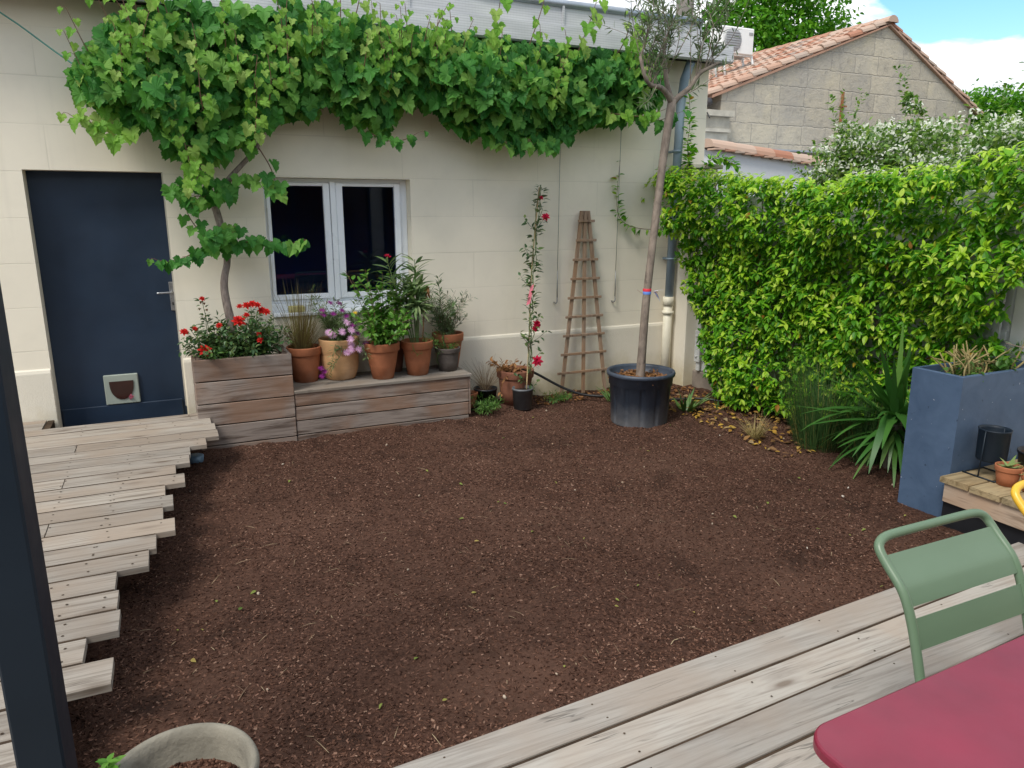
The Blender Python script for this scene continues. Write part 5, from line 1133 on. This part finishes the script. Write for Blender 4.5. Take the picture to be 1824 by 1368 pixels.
b = MB(); b.box(12.18, 12.21, 10.955, 11.0, 3.55, 4.1); b.box(12.10, 12.29, 10.94, 10.954, 3.82, 3.85); b.build('iron_tie', M['rust'], nb)
b = MB(); b.box(XL - .55, XL + .10, YG - .10, YG + .4, -.1, 3.22); b.box(XL - .65, XL + .12, YG - .16, YG + .4, 3.222, 3.28); b.box(XL - .6, XL + .11, YG - .12, YG + .4, 3.282, 3.48); b.box(XL - .72, XL + .13, YG - .22, YG + .4, 3.482, 3.58); b.build('corner_pilaster', M['stonetrim'], nb)
lw = thing('coped_wall', 'whitewashed low wall topped with big clay coping tiles', 'wall', (9.4, 9.6, 0))
b = MB(); v = []
for xx, zz_ in ((7.95, 2.80), (11.6, 2.48)): v += [(xx, 9.5, -.1), (xx, 9.85, -.1), (xx, 9.85, zz_), (xx, 9.5, zz_)]
b.poly(v, [(0, 1, 2, 3), (7, 6, 5, 4), (0, 4, 5, 1), (1, 5, 6, 2), (2, 6, 7, 3), (3, 7, 4, 0)]); b.build('wall', M['whitewash'], lw)
b = MB(); x = 7.85; n_ = 9; i = 0
while x < 11.5:
    z = 2.80 - (x - 7.95) * .0877; v = []
    for xx, s_, dz in ((x, 1.0, .02), (x + .46, 1.12, .012)):
        zz_ = 2.80 - (xx - 7.95) * .0877 + dz
        for a in np.linspace(0, math.pi, n_): v.append((xx, 9.62 - .17 * s_ * math.cos(a), zz_ + .135 * s_ * math.sin(a)))
    b.poly(v, [(k_, k_ + 1, n_ + k_ + 1, n_ + k_) for k_ in range(n_ - 1)] + [tuple(range(n_))[::-1], tuple(range(n_, 2 * n_))])
    for q in range(2): xx = x + .21 * q; zz_ = 2.80 - (xx - 7.95) * .0877; b.box(xx, xx + .2, 9.41, 9.6, zz_ - .03, zz_ + .0, .004)
    x += .40
b.build('coping_tiles', M['rooftile'], lw)
b = MB(); b.box(8.3, 11.4, 9.9, 10.9, 2.85, 2.88); b.build('lead_flashing', M['zinc'], lw)
ac = thing('air_conditioner', 'white air conditioner unit on a bracket above the tiled roof', 'air conditioner', (10.7, 12.6, 4.4))
b = MB(); b.box(10.30, 11.12, 12.35, 12.72, 4.90, 5.40, .02); b.build('casing', M['acwhite'], ac)
b = MB(); b.lathe([(.205, 0), (.215, .006), (.205, .012), (0, .012)], (0, 0, 0), 28); V = b.V[0].copy(); b.V[0] = np.stack([10.58 + V[:, 0], 12.348 - V[:, 2], 5.15 + V[:, 1]], 1)
for i in range(7): b.box(10.40, 10.76, 12.328, 12.335, 5.01 + .045 * i, 5.02 + .045 * i)
b.build('fan_grille', M['acdark'], ac)
b = MB(); b.box(10.98, 11.08, 12.342, 12.3495, 5.27, 5.32); b.build('badge', M['acdark'], ac)
b = MB()
for yy in (12.4, 12.66): b.tube([(10.4, yy, 4.89), (11.15, yy, 4.89)], .02, 8); b.tube([(11.12, yy, 4.9), (11.22, yy, 4.58)], .022, 8); b.tube([(10.4, yy, 4.89), (10.5, yy, 4.38)], .022, 8)
b.build('bracket', M['acwhite'], ac)
up = thing('utility_pole', 'grey utility pole behind the olive tree', 'pole', (10.63, 14, 0))
b = MB(); b.tube([(10.63, 14, -.1), (10.63, 14, 9.5)], [.22, .17], 14); b.build('shaft', M['pole'], up)
b = MB(); b.box(9.9, 11.3, 13.75, 13.8, 8.8, 8.9); b.build('crossarm', M['pole'], up)
for j, (p0, p1) in enumerate((((10.6, 13.8, 8.6), (-2., 18, 5.5)), ((10.6, 13.8, 8.2), (-2., 17.5, 5.2)), ((10.6, 13.8, 8.7), (22, 30, 12.)), ((10.6, 13.8, 5.9), (8.6, 10.5, 3.4)))):
    b = MB(); t = np.linspace(0, 1, 20)[:, None]; q = np.array(p0) * (1 - t) + np.array(p1) * t; q[:, 2] -= 1.2 * (t * (1 - t))[:, 0]; b.tube(q, .012, 5)
    tag(b.build('overhead_cable', M['hose']), ('upper thin black cable running left from the utility pole', 'lower thin black cable running left from the utility pole', 'thin black cable running from the pole over the tree', 'thin black cable dropping from the pole towards the house corner')[j], 'cable')

# ------------------------------------------------------------------ trees and shrubs beyond
def tree(name, label, cat, base, h, blobs, nl, size, mat, trunk_r=.15, group=None, tmpl=LEAF_W, white=None, clump=.3):
    t = thing(name, label, cat, base, group); b = MB(); base = np.array(base, float)
    b.tube(smooth_path([base, base + [.05, 0, h * .3], base + [0, .05, h * .6]], 8), [trunk_r, trunk_r * .5], 10)
    for (c, r) in blobs: b.tube(smooth_path([base + [0, 0, h * .35], (base + [0, 0, h * .45] + np.array(c)) / 2, np.array(c)], 8), [trunk_r * .45, trunk_r * .12], 7)
    b.build('trunk', M['bark_tree'], t); b = MB(); fl = MB(); tot = sum(r[0] * r[1] + r[1] * r[2] + r[0] * r[2] for c, r in blobs)
    for (c, r) in blobs:
        sh = (r[0] * r[1] + r[1] * r[2] + r[0] * r[2]) / tot; nc = max(6, int(nl * sh / 26)); cd = rdir(nc); cp = np.array(c) + cd * np.array(r) * (U(.0, 1.12, (nc, 1)) ** .5)
        n = nc * 26; ci = np.repeat(np.arange(nc), 26); p = cp[ci] + rng.normal(size=(n, 3)) * clump * min(r) * np.array([.55, .55, .38])
        d = norm(rdir(n) + cd[ci] * .6); nn = norm(np.array([0, 0, 1.]) + .8 * rdir(n)); b.inst(*tmpl, frames(d, nn, size * U(.65, 1.15, n)), p)
        if white:
            m_ = rng.random(nc) < .62; o = cp[m_] + norm(cd[m_] + [-.4, -.4, .5]) * clump * min(r) * .55; k_ = 22; n = len(o) * k_; oo = np.repeat(o, k_, 0) + rng.normal(size=(n, 3)) * clump * min(r) * np.array([.42, .42, .16])
            fl.inst(*LEAF_W, frames(rdir(n), norm(np.array([-.3, -.3, 1.]) + .5 * rdir(n)), white * U(.6, 1.2, n)), oo)
    if white:
        S = []
        for i in range(46):
            (c, r_) = blobs[rng.integers(0, len(blobs))]; d0 = norm(np.array([U(-1, .4), U(-.8, .8), U(.3, 1)])); q = np.array(c) + d0 * np.array(r_) * .85
            S.append(smooth_path([q, q + d0 * .12 + [0, 0, .06], q + d0 * .2 + [U(-.1, .1), U(-.1, .1), U(.12, .32)]], 8))
        leaves_on(b, S, 34, size * .9, tmpl, .0, .2, .6, .8)
    b.build('crown', mat, t)
    if white: fl.build('blossoms', M['blossom'], t)
    return t
tree('hawthorn', 'hawthorn covered in white blossom rising behind the hedge', 'hawthorn', (7.7, 5.2, -.1), 2.4,
     [((7.6, 6.0, 2.15), (.7, .75, .62)), ((7.6, 5.1, 2.15), (.8, .8, .6)), ((7.6, 4.3, 2.08), (.8, .8, .6)), ((7.7, 6.55, 1.95), (.5, .5, .55)), ((7.3, 5.2, 1.75), (.6, 1.4, .45)), ((7.5, 5.82, 2.8), (.12, .14, .40)), ((7.7, 3.5, 2.08), (.8, .7, .6)), ((7.8, 6.2, 2.45), (.35, .35, .3)), ((7.6, 6.55, 2.5), (.45, .42, .42)), ((7.6, 6.95, 2.05), (.35, .35, .5)), ((7.6, 4.0, 2.5), (.3, .35, .22))], 42000, .062, M['haw'], .1, None, LEAF_W, .046, .30)
tree('garden_tree', 'large bright green tree behind the tiled roof', 'tree', (19.5, 21., -.1), 9.,
     [((17.6, 21, 7.4), (1.3, 1.5, 1.3)), ((19.3, 21, 8.6), (1.9, 1.8, 1.7)), ((21.2, 21, 8.2), (1.5, 1.5, 1.2)), ((18.6, 21, 6.4), (1.8, 1.6, 1.3)), ((20.4, 21, 7.0), (2.0, 1.6, 1.3)), ((22.2, 21, 7.9), (.7, .8, .4)), ((19.8, 21, 9.9), (1.3, 1.3, .8)), ((16.9, 21, 6.3), (.9, 1, .9))], 15000, .20, M['oak'], .3, 'trees beyond the houses', LEAF_W, None, .34)
tree('garden_tree', 'round green tree low on the right beyond the gable roof', 'tree', (17.2, 11.3, -.1), 4.2,
     [((17.0, 11.2, 3.8), (.8, .8, .75)), ((17.2, 10.8, 3.5), (.9, .8, .8)), ((17.2, 10.3, 3.4), (.7, .7, .8))], 9000, .11, M['oak'], .12, 'trees beyond the houses', LEAF_W, None, .4)
tree('garden_tree', 'darker leafy tree at the far right edge above the hawthorn', 'tree', (17.6, 9.6, -.1), 4.6,
     [((17.4, 9.6, 4.2), (1., .8, .8)), ((17.4, 9.0, 3.9), (1., .9, .9))], 8000, .11, M['oak'], .12, 'trees beyond the houses', LEAF_W, None, .4)
tree('garden_tree', 'small dark treetop peeping over the roof ridge', 'tree', (20.6, 17.5, -.1), 7.,
     [((20.62, 17.6, 7.32), (.26, .26, .26)), ((20.85, 17.5, 7.2), (.2, .2, .16)), ((20.6, 17.5, 6.8), (.4, .4, .4))], 900, .10, M['oak'], .1, 'trees beyond the houses', LEAF_W, None, .4)
# the owner's house behind the camera, seen only as a reflection in the window panes
oh = thing('rear_house', 'pale house facing the garden, reflected dimly in the window panes', 'house', (1, -3, 0))
b = MB(); b.box(-7, 8, -3.4, -3.0, -.1, 4.2); b.build('wall', M['stonetrim'], oh)
for x0, x1 in ((-3.2, 1.2), (1.7, 4.2), (4.5, 6.8)):
    b = MB(); b.box(x0, x1, -2.999, -2.96, .05, 2.7, .004); b.build('glazed_door', M['flap'], oh)
    b = MB()
    for xx in np.linspace(x0, x1 - .07, 4): b.box(xx, xx + .07, -2.9595, -2.93, .05, 2.7, .004)
    b.build('door_frame', M['post'], oh)
